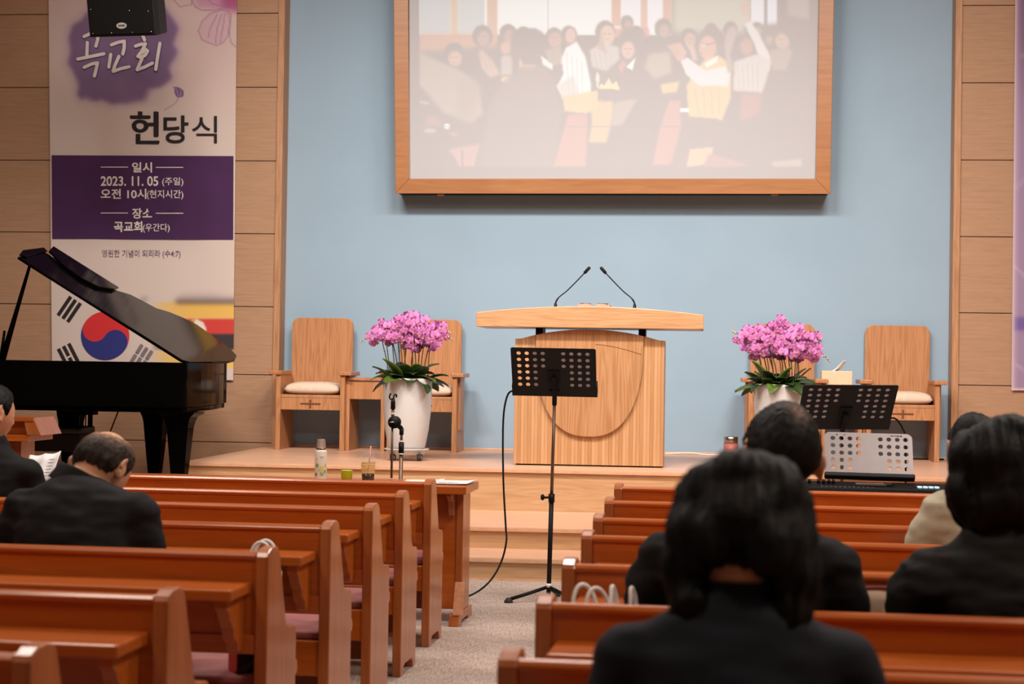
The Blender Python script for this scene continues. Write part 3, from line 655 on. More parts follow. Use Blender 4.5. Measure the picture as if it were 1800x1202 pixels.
# ================================================================== LOUDSPEAKER
def build_speaker():
    Y = 13.6; c = PY(216, 64, Y)
    root = thing('loudspeaker', c, 0, 'black loudspeaker hanging in front of the tall purple and white banner', 'loudspeaker'); root.rotation_euler = (math.radians(14), 0, math.radians(-7))
    w, h, d = .575, .78, .40
    m = MB(); pts = [(-w / 2, 0), (w / 2, 0), (w * .5, d * .18), (w * .36, d), (-w * .36, d), (-w * .5, d * .18)]
    m.prism(pts, 0, h, 'z'); m.build('cabinet', M['black'], root, .012, 3)
    m = MB(); m.prism(rrect(-w / 2 + .02, w / 2 - .02, .02, h - .02, .02), -.012, .004, 'y'); m.build('grille', pm('speaker_grille', (8, 7, 7), .75, .4, 260, .8, bscale=500, spec=.2), root, .003)
    m = MB(); bx = .004; m.prism([(bx + .043 * math.cos(2 * PI * k / 24), .085 + .024 * math.sin(2 * PI * k / 24)) for k in range(24)], -.018, -.008, 'y', 0)
    for k, x in enumerate((-.022, -.010, .002, .013, .024)): m.box(bx + x - .003, bx + x + .004, -.0195, -.017, .078, .093, 1)
    for k, x in enumerate((-.02, .004, .02)): m.box(bx + x - .006, bx + x + .004, -.0195, -.017, .086, .090, 1)
    m.build('badge', [M['grey'], M['black']], root)
    m = MB()
    for x, z in ((-.25, .22), (-.09, .03), (.09, .03), (.25, .03), (-.25, .03), (.24, .19), (.08, .2)): m.ell((x, -.013, z), (.005, .003, .005), 8, 6)
    m.build('screw', M['chrome'], root)
    mw = Matrix.Translation(c) @ root.rotation_euler.to_matrix().to_4x4(); top = mw @ Vector((0, d * .5, h)); e_ = mw.inverted() @ Vector((top.x, top.y, ZC))
    m = MB(); m.cyl((0, d * .5, h), e_, .02); m.box(-.09, .09, d * .5 - .08, d * .5 + .08, h - .01, h + .02); m.build('hanging_bracket', M['black'], root)
build_speaker()
# ================================================================== PULPIT
def arc_pts(x0, x1, zend, zmid, n=24):
    return [(x0 + (x1 - x0) * k / n, zend + (zmid - zend) * (1 - (2 * k / n - 1) ** 2)) for k in range(n + 1)]
def build_pulpit():
    root = thing('pulpit', (-.82, 13.95, Z_ST), 0, 'wide light oak church pulpit with arched top and rounded shield front, centre stage', 'pulpit')
    hw = .592; top = 1.005; D = .50
    # body: ribbed boards, upper edge dips at both sides
    m = MB(); n = 44
    for k in range(n):
        x0 = -hw + 2 * hw * k / n; x1 = -hw + 2 * hw * (k + 1) / n
        xm = (x0 + x1) / 2
        def zt(x):
            a = abs(x) / hw
            return 1.003 if a > .93 else (1.003 + (.93 - a) * .16 if a > .73 else 1.035)
        m.add([(x0, 0, .012), (x1, 0, .012), (x1, 0, zt(x1)), (x0, 0, zt(x0)), (x0, D, .012), (x1, D, .012), (x1, D, zt(x1)), (x0, D, zt(x0)),
               (x0 + .0012, -.0028, .012), (x1 - .0012, -.0028, .012), (x1 - .0012, -.0028, zt(x1)), (x0 + .0012, -.0028, zt(x0))],
              [(8, 9, 10, 11), (0, 8, 11, 3), (9, 1, 2, 10), (3, 11, 10, 2), (4, 7, 6, 5), (3, 2, 6, 7), (0, 1, 9, 8), (0, 4, 5, 1), (0, 3, 7, 4), (1, 5, 6, 2)], k % 3)
    m.build('body', [wood('pulpit_slat_a', (176, 130, 88), (190, 146, 104), (14, 14, .8), 2, .42, rings=.3), wood('pulpit_slat_b', (168, 121, 79), (182, 136, 94), (14, 14, .8), 2, .42, rings=.3), wood('pulpit_slat_c', (184, 139, 97), (196, 153, 111), (14, 14, .8), 2, .42, rings=.3)], root, fix=False)
    m = MB(); m.box(-hw + .02, hw - .02, .02, D - .02, 0, .014); m.build('plinth', M['black'], root)
    # shield panel
    pts = []
    sx = .427
    for k in range(25): t = -1 + 2 * k / 24; pts.append((sx * t, 1.035 + .048 * (1 - t * t)))
    for k in range(1, 40):
        a = PI * k / 40; cx_ = math.cos(a); sn = math.sin(a)
        pts.append((.425 * math.copysign(abs(cx_) ** .80, cx_), .92 - .685 * sn ** .92 + .0))
    pts = [(x, max(z, .236)) for x, z in pts]
    m = MB(); m.prism(pts, -.034, -.004, 'y'); m.build('shield_panel', wood('pulpit_shield', (160, 114, 74), (178, 132, 92), (18, 18, .9), 2.0, .4, rings=1.2), root, .004)
    m = MB(); q = [(.05 + .36 * k / 14, .965 - .075 * (k / 14) ** 1.6) for k in range(15)]
    m.tube([(x, -.0345, z) for x, z in q], .0022, 6); m.build('inlay_line', M['cross'], root)
    # two black posts and the arched top
    for x in (-.41, .41):
        m = MB(); m.box(x - .028, x + .028, .08, .36, .99, 1.10); m.build('post', M['black'], root)
    tw = .894
    tp = arc_pts(-tw, tw, 1.205, 1.262); tp = [(-tw, 1.093)] + tp + [(tw, 1.093)]
    m = MB(); m.prism(tp[::-1], -.12, .02, 'y', 0)
    low = [(-tw, 1.093)] + arc_pts(-tw, tw, 1.195, 1.250) + [(tw, 1.093)]
    m.prism(low[::-1], .02, .62, 'y', 0); m.build('top', M['oak_h'], root, .005)
    m = MB()
    m.box(-.15, .16, .05, .42, 1.240, 1.256); m.build('reading_pad', M['cross'], root)
    return root
build_pulpit()
def gooseneck(x, dirx, label):
    z0 = Z_ST + 1.242
    root = thing('gooseneck_microphone', (x, 14.16, z0), 0, label, 'microphone', 'gooseneck microphones on the pulpit')
    m = MB(); m.lathe([(.028, 0), (.028, .008), (.018, .014), (.012, .03), (.012, .05)], 20); m.build('base', M['black'], root)
    tipx = dirx * .262; tz = .335
    pts = smooth_path([(0, 0, .045), (.001 * dirx, .0, .058), (.012 * dirx, 0, .082), (.034 * dirx, -.004, .108), (tipx * .34, -.012, .152), (tipx * .62, -.028, .224), (tipx * .9, -.05, tz - .035)], 6)
    m = MB(); m.tube(pts, .0048, 8); m.tube(pts[:16], .0068, 8); m.build('neck', M['black'], root)
    m = MB(); a_ = Vector(pts[-1]); d_ = Vector((dirx * .05, -.01, .055)).normalized()
    m.tube([a_ - d_ * .008, a_, a_ + d_ * .052, a_ + d_ * .06], [.009, .013, .013, .009], 14); m.build('capsule', M['black'], root)
gooseneck(-1.112, 1, 'thin black gooseneck microphone rising from left half of the pulpit top')
gooseneck(-.476, -1, 'thin black gooseneck microphone rising from right half of the pulpit top')
def build_bible():
    root = thing('open_book', (-.80, 14.05, Z_ST + 1.256), 0, 'open book lying on top of the light oak pulpit', 'book')
    m = MB(); m.box(-.135, .135, 0, .26, 0, .008, 0); m.build('cover', pm('book_cover', (120, 58, 44), .6), root, .002)
    for s in (-1, 1):
        pr = [(0, .008), (s * .03, .034), (s * .07, .036), (s * .128, .028), (s * .128, .008)]
        m = MB(); m.prism(pr if s > 0 else pr[::-1], .006, .252, 'y'); m.build('page_block', pm('page_edge', (206, 150, 128), .7, .2, 90), root)
        m = MB(); m.box(min(s * .03, s * .11), max(s * .03, s * .11), .02, .22, .0375, .041); m.build('leaflet', M['ink'], root)
build_bible()

# ================================================================== PULPIT CHAIRS, SIDE TABLES, CUSHIONS
def make_chair(label):
    root = thing('pulpit_chair', (0, 0, 0), 0, label, 'chair', 'four oak chairs along the blue wall')
    hw = .315; D = .53; arm = .675
    for s in (-1, 1):
        x0, x1 = (-hw, -hw + .042) if s < 0 else (hw - .042, hw)
        m = MB(); m.box(x0, x1, 0, D, 0, arm); m.build('side_panel', M['chair'], root, .003)
        m = MB(); a, b = (x0 - .062, x1 + .012) if s < 0 else (x0 - .012, x1 + .062)
        m.box(a, b, -.025, .40, arm, arm + .038); m.build('armrest', M['chair_h'], root, .008, 3)
        # outer cheek under the arm
        c0, c1 = (x0 - .022, x0) if s < 0 else (x1, x1 + .022)
        m = MB(); m.box(c0, c1, .09, .36, .20, arm); m.build('arm_cheek', M['chair'], root, .003)
    m = MB(); m.box(-hw + .042, hw - .042, .01, D - .02, .47, .498); m.build('seat', M['chair'], root, .003)
    m = MB(); m.box(-hw + .042, hw - .042, .012, .035, .362, .468); m.build('apron', M['chair'], root, .002)
    m = MB(); m.box(-.092, .092, .006, .0122, .412, .424); m.box(-.008, .008, .0055, .0121, .378, .454); m.build('cross_inlay', M['cross'], root)
    m = MB(); m.prism(rrect(-.288, .288, .46, 1.205, .075), D - .045, D - .01, 'y'); m.build('backrest', M['chair'], root, .004)
    return root
ch0 = make_chair('oak pulpit chair at far left of the stage beside the wood panelled wall')
CH = [(-3.428, 15.61, 0), (-2.42, 15.66, 0), (.80, 15.66, 0), (1.828, 15.70, 0)]
CHL = ['oak pulpit chair at far left of the stage beside the wood panelled wall', 'oak pulpit chair partly hidden behind the left white orchid pot',
       'oak pulpit chair hidden behind the right orchid pot', 'oak pulpit chair at far right of the stage, next to the tissue box']
chairs = []
for i, (x, y, r) in enumerate(CH):
    c = ch0 if i == 0 else copy_tree(ch0); c.location = (x, y, Z_ST); c['label'] = CHL[i]; chairs.append(c)
def cushion(x, y, sx, label, mesh=None):
    m = MB(); n = 22; vs = []
    for sgn in (1, -1):
        for i in range(n + 1):
            for j in range(n + 1):
                u = -1 + 2 * i / n; v = -1 + 2 * j / n
                e = (1 - abs(u) ** 3.2) * (1 - abs(v) ** 3.2)
                th = .072 * max(e, 0) ** .38
                dim = .012 * math.exp(-(u * u + v * v) * 22)
                ru = u * (1 - .05 * v * v); rv = v * (1 - .05 * u * u)
                wr = .004 * noise.noise((u * 3 + sx * 9, v * 3, sgn))
                vs.append((ru * .262, rv * .228, (.045 + th - dim + wr * e) if sgn > 0 else .045 - .045 * max(e, 0) ** .3))
    N = (n + 1) ** 2
    fs = []
    for s_, o in ((0, 0), (1, N)):
        for i in range(n):
            for j in range(n):
                q = (o + i * (n + 1) + j, o + (i + 1) * (n + 1) + j, o + (i + 1) * (n + 1) + j + 1, o + i * (n + 1) + j + 1); fs.append(q if s_ == 0 else q[::-1])
    m.add(vs, fs, 0, True)
    root = thing('seat_cushion', (x, y, Z_ST + .498), 0, label, 'cushion', 'pale linen cushions on the pulpit chairs')
    m.build('cover', M['cushion'], root)
    b = MB(); b.ell((0, 0, .107), (.012, .012, .006), 12, 8); b.build('button', M['cushion'], root)
    return root
cushion(-3.428, 15.85, .1, 'pale linen cushion on the leftmost oak chair'); cushion(-2.41, 15.9, .5, 'pale linen cushion on the chair behind the left orchid pot')
cushion(1.84, 15.96, .9, 'pale linen cushion on the rightmost oak chair')
def side_table(x, y, label):
    root = thing('side_table', (x, y, Z_ST), 0, label, 'side table', 'oak side tables between the chairs')
    hw = .178
    for s in (-1, 1):
        x0, x1 = (-hw, -hw + .035) if s < 0 else (hw - .035, hw)
        m = MB(); m.box(x0, x1, 0, .45, 0, .635); m.build('side_panel', M['chair'], root, .003)
    m = MB(); m.box(-hw - .004, hw + .004, -.012, .46, .635, .66); m.build('table_top', M['chair_h'], root, .003)
    m = MB(); m.box(-hw + .035, hw - .035, .008, .03, .465, .633); m.build('drawer_front', M['chair'], root, .002)
    return root
side_table(-2.938, 15.68, 'small oak side table between the left chair and orchid pot')
side_table(1.30, 15.72, 'small oak side table holding a tissue box behind the black stand')
def tissue_box():
    root = thing('tissue_box', (1.265, 15.9, Z_ST + .66), .02, 'cream tissue box with a tissue pulled out on the right side table', 'tissue box')
    m = MB(); m.box(-.135, .135, -.065, .065, 0, .125); m.build('box', pm('cream_card', (228, 192, 160), .7, .03), root, .006, 2)
    m = MB(); vs = []; fs = []; n = 8
    for i in range(n + 1):
        t = i / n
        for j in range(5):
            s = -1 + j / 2
            vs.append((-.05 + .12 * t + .026 * s, s * (.035 + .01 * t) + .006 * math.sin(5 * t + s), .122 + .10 * t ** 1.8 * (1 - .12 * s * s) + .014 * s * t + .010 * math.sin(3 * s + 4 * t)))
    for i in range(n):
        for j in range(4): fs.append((i * 5 + j, (i + 1) * 5 + j, (i + 1) * 5 + j + 1, i * 5 + j + 1))
    m.add(vs, fs, 0, True)
    o = m.build('tissue', M['paper'], root); sm = o.modifiers.new('s', 'SOLIDIFY'); sm.thickness = .004
tissue_box()
def tumbler():
    root = thing('tumbler', (.345, 16.02, Z_ST), 0, 'pink tumbler with a steel rim on the stage floor by the blue wall', 'tumbler')
    m = MB(); m.lathe([(.05, 0), (.06, .006), (.064, .05), (.066, .118)], 32); m.build('body', pm('pink_enamel', (172, 98, 90), .5), root)
    m = MB(); m.lathe([(.0625, .118), (.064, .175), (.058, .180), (.02, .180), (0, .179)], 32); m.build('rim', M['chrome'], root)
tumbler()
def cable(name, pts, r, mat, label):
    m = MB(); m.tube(smooth_path(pts, 8), r, 8); o = m.build(name, mat); return tag(o, label, 'cable')
cable('cable', [(-.25, 16.12, Z_ST + .008), (-.02, 16.09, Z_ST + .022), (.12, 16.10, Z_ST + .008), (.27, 16.13, Z_ST + .008)], .006, M['white'], 'thin white cable along the wall foot right of the pulpit')
cable('cable', [(1.42, 16.1, Z_ST + .008), (1.7, 16.13, Z_ST + .008), (2.0, 16.1, Z_ST + .008), (2.24, 16.11, Z_ST + .008)], .008, M['black'], 'thin black cable along the wall foot under the rightmost chair')

# ================================================================== ORCHID PLANTERS
def flower_mesh(seed):
    r = random.Random(seed); m = MB()
    def petal(ang, ln, wd, mi, lift, wav):
        n, k = 7, 5; vs = []
        for i in range(n + 1):
            t = i / n; w = wd * math.sin(PI * min(1, t * .93 + .07)) ** .62
            for j in range(k):
                s = -1 + 2 * j / (k - 1)
                u = t * ln; v = s * w
                z = lift * t + .006 * wav * math.sin(6 * s + 4 * t) - .006 * s * s * t
                vs.append((u * math.cos(ang) - v * math.sin(ang), z, u * math.sin(ang) + v * math.cos(ang)))
        fs = [(i * k + j, (i + 1) * k + j, (i + 1) * k + j + 1, i * k + j + 1) for i in range(n) for j in range(k - 1)]
        m.add(vs, fs, mi, True)
    for a in (PI / 2, PI / 2 + 2.2, PI / 2 - 2.2): petal(a + r.uniform(-.1, .1), .043, .019, 1, .006, .6)
    for a in (.18, PI - .18): petal(a + r.uniform(-.08, .08), .048, .033, 0, -.006 + r.uniform(-.006, .006), 1)
    m.ell((0, -.008, -.003), (.005, .009, .006), 8, 6, 2); m.ell((0, -.012, -.010), (.006, .004, .005), 8, 6, 2)
    m.ell((-.006, -.007, -.004), (.003, .004, .004), 6, 5, 2); m.ell((.006, -.007, -.004), (.003, .004, .004), 6, 5, 2)
    me_o = m.build('tmp', [M['petal'], M['petal_d'], M['lip']]); me = me_o.data; bpy.data.objects.remove(me_o); me.name = 'flower'; return me
FL = [flower_mesh(i) for i in range(4)]
def leaf_mesh(seed):
    r = random.Random(seed); m = MB(); n, k = 12, 5; vs = []; ln = .25 + r.uniform(-.03, .06); wd = .066 + r.uniform(-.006, .010); b = (.55, .8, 1.15, 1.35, .95, 1.2)[seed]
    for i in range(n + 1):
        t = i / n; w = wd * (math.sin(PI * (t * .88 + .10)) ** .7)
        x = ln * (math.sin(t * b) / b); z = ln * (1 - math.cos(t * b)) / b
        for j in range(k): s = -1 + 2 * j / (k - 1); vs.append((x, s * w, -z + .014 * s * s))
    m.add(vs, [(i * k + j, (i + 1) * k + j, (i + 1) * k + j + 1, i * k + j + 1) for i in range(n) for j in range(k - 1)], 0, True)
    o = m.build('tmp', M['leaf'] if seed % 3 else M['leaf2']); s_ = o.modifiers.new('s', 'SOLIDIFY'); s_.thickness = .004
    me = evaluated(o); bpy.data.objects.remove(o); me.name = 'leaf'; return me
LF = [leaf_mesh(i) for i in range(6)]
def child(name, me, parent, mat4=None, loc=None, rot=None, scale=1.0):
    o = bpy.data.objects.new(name, me); COL.objects.link(o); o.parent = parent
    if mat4 is not None: o.matrix_basis = mat4
    else:
        o.location = loc; o.rotation_euler = rot; o.scale = (scale,) * 3
    return o
def planter(loc, seed, label, blobs, stray, lean):
    """blobs: (x, z, rx, rz) flower clusters over the pot, heights from the pot rim"""
    r = random.Random(seed)
    root = thing('orchid_planter', loc, 0, label, 'potted orchid', 'white pots of pink orchids')
    R = .202; zb = .092; zt = .672
    m = MB(); m.lathe([(.13, zb), (.147, zb + .01), (.155, zb + .03), (.179, zb + .16), (.194, zb + .30), (R - .001, zb + .44), (R, zt - .03), (R - .003, zt - .006), (R - .01, zt), (R - .018, zt - .004), (R - .02, zt - .06), (0, zt - .06)], 48); m.build('pot', M['pot'], root)
    m = MB(); m.ell((0, 0, zt - .06), (R - .022, R - .022, .03), 24, 8); m.build('mulch', M['moss'], root)
    m = MB(); m.lathe([(0, .05), (.145, .05), (.152, .055), (.160, .082), (.183, .088), (.186, .096), (.178, .098), (.15, .095), (0, .093)], 40); tr = m.build('tray', M['pot'], root)
    for k in range(4):
        a = PI / 4 + PI / 2 * k + .12
        x, y = .155 * math.cos(a), .155 * math.sin(a)
        m = MB(); m.cyl((x - .016, y, .028), (x + .016, y, .028), .028, n=20, mi=0); m.cyl((x - .0175, y, .028), (x + .0175, y, .028), .017, n=14, mi=1)
        m.box(x - .02, x + .02, y - .012, y + .012, .04, .056, 0); m.build('caster', [M['rubber'], M['grey']], tr)
    # leaves
    for k in range(34):
        a = 2 * PI * k / 34 * 1.0 + r.uniform(-.15, .15); rr = r.uniform(.06, .15); up = (r.uniform(.05, .4), r.uniform(.55, .95), r.uniform(.8, 1.2))[k % 3]
        child('leaf', LF[r.randrange(6)], root, loc=(rr * math.cos(a), rr * math.sin(a), zt - .035 + r.uniform(0, .03)), rot=(r.uniform(-.4, .4), -up, a), scale=r.uniform(.66, .95))
    for k in range(9):   # upright young leaves in the middle
        a = r.uniform(0, 2 * PI)
        child('leaf', LF[r.randrange(6)], root, loc=(r.uniform(-.1, .12), r.uniform(-.1, .1), zt - .03), rot=(r.uniform(-.3, .3), -r.uniform(.95, 1.35), a), scale=r.uniform(.55, .8))
    # flower spikes
    tips = []
    for k in range(15):
        x0 = -.15 + .30 * k / 14 + r.uniform(-.012, .012); y0 = r.uniform(-.10, .08); tx = x0 * 1.25 + lean * .03 + r.uniform(-.02, .02); zz = zt + .34 + r.uniform(-.03, .05)
        pts = smooth_path([(x0, y0, zt - .05), (x0 * 1.06 + .0, y0, zt + .12), (tx * .97, y0 * 1.1 - .01, zt + .28), (tx, y0 - .02, zz)], 5)
        m = MB(); m.tube(pts, .0042, 6)
        for q in (4, 8, 12): m.ell(pts[q], (.0062, .0062, .006), 6, 5)
        m.build('stem', M['stem'], root)
    tot = sum(b[2] * b[3] for b in blobs); nf = 92; cnt = 0
    for bi, (bx, bz, rx, rz) in enumerate(blobs):
        n = max(4, round(nf * rx * rz / tot)); n = min(n, 92 - cnt); cnt += n
        for k in range(n):
            # sunflower spread over the cluster's front, depth follows an ellipsoid
            q = math.sqrt((k + .5) / n); a = k * 2.399963 + bi
            u, v = q * math.cos(a), q * math.sin(a)
            dep = math.sqrt(max(0, 1 - q * q)) * (1 if k % 4 else -1)
            p = Vector((bx + u * rx, -dep * .13 + r.uniform(-.02, .02), zt + bz - .100 + v * rz * 1.15))
            d = Vector((u * .7 + r.uniform(-.3, .3), -.9 * (1 if dep >= 0 else -.8), v * .35 + r.uniform(-.25, .15))).normalized()
            rot = d.to_track_quat('-Y', 'Z').to_matrix().to_4x4() @ Matrix.Rotation(r.uniform(-.5, .5), 4, 'Y')
            child('flower', FL[r.randrange(4)], root, Matrix.Translation(p) @ rot @ Matrix.Scale(r.uniform(.78, 1.02), 4))
    for (x, z, x2, z2) in stray:
        m = MB(); m.tube(smooth_path([(x, -.03, zt + z - .085), ((x + x2) / 2, -.04, zt - .085 + (z + z2) / 2 + .012), (x2, -.05, zt + z2 - .085)], 5), .003, 6)
        o = m.build('flower_spur', M['stem'], root)
        for t in (.55, .8, 1.0):
            b = MB(); b.ell((x + (x2 - x) * t, -.05, zt - .085 + z + (z2 - z) * t + .004), (.009 * (1.3 - .5 * t), .009, .011 * (1.3 - .5 * t)), 8, 6); b.build('bud', M['bud'], o)
    return root
pl = PZ(716, 806, Z_ST)
planter((-2.33, 14.30, Z_ST), 5, 'tall white pot of pink orchids on casters in front of the left chairs',
        [(-.13, .475, .15, .085), (-.04, .535, .085, .075), (.03, .47, .10, .13), (.10, .52, .10, .08), (.20, .455, .13, .095), (-.25, .45, .085, .06), (.06, .385, .07, .05), (.06, .56, .06, .05)],
        [(-.28, .43, -.385, .375), (.30, .45, .375, .40), (.28, .50, .355, .455)], 0)
planter((.69, 14.30, Z_ST), 11, 'tall white pot of pink orchids in front of the right chairs, behind the bald man',
        [(-.20, .44, .11, .11), (-.06, .44, .12, .12), (-.01, .56, .07, .06), (.12, .44, .12, .12), (.20, .37, .13, .075), (-.31, .46, .055, .055), (.24, .46, .075, .06), (.06, .36, .09, .06)],
        [(.29, .36, .39, .27), (.26, .46, .32, .43), (-.33, .47, -.385, .50)], -1)
# ================================================================== PEWS
PEW_PROFILE = [(0, 0), (.058, 0), (.065, .03), (.088, .045), (.25, .045), (.276, .028), (.282, 0), (.336, 0), (.342, .05), (.345, .385), (.364, .392), (.369, .412), (.364, .434), (.347, .44), (.346, .53), (.340, .545), (.324, .553), (.262, .558), (.230, .566),
               (.214, .585), (.206, .615), (.138, .795), (.130, .812), (.114, .824), (.09, .830), (.04, .828), (.010, .816), (.002, .804)]
PEW_L = 3.4
def make_pew(s, label, group):
    """origin at the aisle end, rear bottom corner of the end panel; runs towards s*x; faces +y"""
    root = thing('pew', (0, 0, 0), 0, label, 'pew', group)
    def bx(m, x0, x1, *a, **k):
        m.box(min(s * x0, s * x1), max(s * x0, s * x1), *a, **k); return m
    E = .040
    for x0 in (0, PEW_L - E):
        m = MB(); a, b = sorted((s * x0, s * (x0 + E))); m.prism(PEW_PROFILE, a, b, 'x', 0)
        e = m.build('end_panel', M['pew_v'], root, .004, 2)
    # backrest panel with a rounded top rail, slightly raked
    T = math.radians(2)
    m = MB(); bx(m, E, PEW_L - E, .012, .034, .53, .80); m.build('backrest', M['pew'], root, .002)
    m = MB(); pr = [(.006, .795), (.044, .795), (.046, .806), (.040, .815), (.026, .818), (.012, .815), (.004, .806)]
    m.prism(pr, min(s * E, s * (PEW_L - E)), max(s * E, s * (PEW_L - E)), 'x'); m.build('top_rail', M['pew'], root, .003)
    m = MB(); bx(m, E, PEW_L - E, .004, .042, .505, .565); m.build('lower_rail', M['pew'], root, .004)
    # book shelf on the rear with brackets
    m = MB(); bx(m, E + .012, PEW_L - E - .012, -.205, .012, .692, .727); m.build('book_shelf', M['pew'], root, .008, 3)
    br = [(.012, .692), (-.17, .692), (-.17, .665), (-.15, .655), (-.135, .63), (-.10, .60), (-.085, .565), (-.05, .545), (-.04, .52), (.004, .51)]
    for x0 in (E + .035, PEW_L * .5, PEW_L - E - .075):
        m = MB(); m.prism(br, min(s * x0, s * (x0 + .04)), max(s * x0, s * (x0 + .04)), 'x'); m.build('bracket', M['pew'], root, .004)
    m = MB(); bx(m, E, PEW_L - E, .02, .47, .375, .402); m.build('seat', M['pew'], root, .005)
    m = MB(); bx(m, E + .004, PEW_L - E - .004, .03, .472, .402, .432); m.build('seat_pad', M['seatpad'], root, .012, 3)
    m = MB(); bx(m, E, PEW_L - E, .012, .032, .275, .40); m.build('apron', M['pew'], root, .003)
    m = MB(); bx(m, E, PEW_L - E, .36, .385, .14, .372); m.build('front_apron', M['pew'], root, .003)
    return root
ROWS_L = [8.67, 7.82, 7.06, 6.23, 5.295, 4.262, 3.352]
ROWS_R = [8.67, 7.72, 6.83, 6.11, 5.205, 4.335, 3.485, 2.64]
PX_L, PX_R = -1.285, -.380
ORD = ['front row, nearest the desk', 'second row from the front', 'third row from the front', 'fourth row from the front', 'fifth row, behind the bowed man', 'sixth row from the front', 'nearest row, at bottom left']
ORDR = ['front row by the keyboard', 'second row from the front', 'third row from the front', 'fourth row, where the sage sleeved person sits', 'fifth row from the front', 'sixth row, where the thin haired man sits', 'seventh row, just ahead of the navy blazer woman', 'nearest row, seat of the woman in navy']
pewL = make_pew(-1, '', 'orange-brown pews left of the aisle'); pewR = make_pew(1, '', 'orange-brown pews right of the aisle')
YAW = -math.radians(2.2)
PEWS_L = []; PEWS_R = []
for i, y in enumerate(ROWS_L):
    o = pewL if i == 0 else copy_tree(pewL); o.location = (PX_L, y, 0); o.rotation_euler = (0, 0, YAW); o['label'] = 'varnished pew left of the aisle, ' + ORD[i]; PEWS_L.append(o)
for i, y in enumerate(ROWS_R):
    o = pewR if i == 0 else copy_tree(pewR); o.location = (PX_R, y, 0); o.rotation_euler = (0, 0, YAW); o['label'] = 'varnished pew right of the aisle, ' + ORDR[i]; PEWS_R.append(o)
def row_y(side, i, x):
    """rear plane of row i at world x"""
    y0, x0 = (ROWS_L[i], PX_L) if side == 'L' else (ROWS_R[i], PX_R)
    return y0 + (x - x0) * math.tan(YAW)

# ================================================================== FRONT DESK with the things on it
def front_desk():
    ZT = .752
    root = thing('front_desk', (-1.235, 9.40, 0), YAW * .6, 'long varnished front desk ahead of the left pews with bottle and papers', 'desk')
    Lq = 3.4
    m = MB(); m.box(-Lq, .035, -.03, .44, ZT - .045, ZT); m.build('desk_top', M['pew'], root, .005)
    for x0 in (-.045, -Lq + .05):
        m = MB(); m.box(x0, x0 + .04, .145, .40, .06, ZT - .045); e = m.build('end_panel', M['pew_v'], root, .004)
        b = MB(); b.prism([(.145, .705), (.145, .585), (.125, .575), (.105, .585), (.085, .62), (.07, .66), (.03, .685), (.0, .69), (.0, .705)], x0 - .035, x0 - .003, 'x'); b.build('bracket', M['pew_v'], e, .004)
        f = MB(); f.prism([(-.03, 0), (.06, 0), (.075, .02), (.30, .02), (.315, 0), (.47, 0), (.44, .06), (-.02, .06)], x0 - .005, x0 + .05, 'x'); f.build('foot', M['pew_v'], e, .004)
    m = MB(); m.box(-Lq + .09, -.045, .15, .175, .07, ZT - .045); m.build('front_panel', M['pew'], root, .003)
    # worn sloping brace at the aisle end
    m = MB(); m.prism([(-.025, .06), (.02, .06), (.075, .225), (.045, .232)], -.03, .025, 'x'); m.build('brace', M['pew_worn'], root, .004)
    return root
front_desk()
ZD = .752
def bottle():
    p = PZ(563, 843, ZD); p.y = 9.62; p.x = -2.046
    root = thing('thermos_bottle', (p.x, p.y, ZD), .1, 'white thermos bottle with green and yellow flowers on the front desk', 'bottle')
    m = MB(); m.lathe([(.028, 0), (.0335, .004), (.034, .01), (.034, .155), (.031, .163), (.026, .168), (0, .168)], 36); b = m.build('body', pm('bottle_enamel', (226, 218, 204), .35, .02), root)
    m = MB(); m.lathe([(.0265, .166), (.0265, .182), (.025, .184), (.025, .206), (.0225, .21), (.0225, .222), (.02, .226), (0, .226)], 30); m.build('cap', pm('smoky_cap', (150, 128, 116), .25, .05), root)
    m = MB(); m.lathe([(.0268, .169), (.0272, .171), (.0272, .176), (.0268, .178)], 30); m.build('cap_ring', M['chrome'], root)
    m = MB(); m.box(-.009, .006, -.012, .012, .225, .2285); m.build('button', M['red_ink'], root)
    # printed daisies wrapped round the front
    cols = [pm('print_green', (110, 168, 60), .5), pm('print_yellow', (226, 214, 70), .5), pm('print_teal', (96, 176, 150), .5), pm('print_dark_green', (36, 120, 74), .5)]
    m = MB()
    def wrap(a, z, d=.0006): return ((.034 + d) * math.sin(a), -(.034 + d) * math.cos(a), z)
    for a, z, r_, c in ((-.55, .082, .013, 0), (.25, .064, .016, 1), (-.75, .034, .009, 3), (.30, .034, .011, 0), (.85, .048, .010, 2), (.92, .084, .008, 1), (-.2, .058, .007, 1), (-.6, .118, .006, 1), (.05, .046, .005, 2)):
        for k in range(5):
            t = 2 * PI * k / 5 + a * 3; ca, cz_ = math.cos(t), math.sin(t)
            pts = []
            for q in range(10):
                u = 2 * PI * q / 10; du = r_ * (.62 + .40 * math.cos(u)); dv = r_ * .30 * math.sin(u)
                pts.append(wrap(a + (du * ca - dv * cz_) / .034, z + du * cz_ + dv * ca, .0006 + .0002 * c))
            m.add(pts, [list(range(10))], c)
    m.build('flower_print', cols, b, fix=False)
    m = MB(); m.box(-.002, .02, -.0352, -.0340, .1285, .1305); m.build('maker_mark', M['ink'], b)
bottle()
def cup():
    root = thing('cup', (-1.90, 9.62, ZD), 0, 'small lime green cup on the front desk', 'cup')
    m = MB(); m.lathe([(.02, 0), (.026, .004), (.030, .016), (.0315, .045), (.032, .056), (.0295, .056), (.0285, .02), (.02, .008), (0, .008)], 32); m.build('bowl', pm('lime_plastic', (178, 184, 34), .35, .04), root)
    m = MB(); m.lathe([(.0316, .051), (.0332, .053), (.0332, .057), (.0316, .0585), (.029, .057)], 32); m.build('rim', pm('lime_rim', (196, 198, 48), .3), root)
cup()
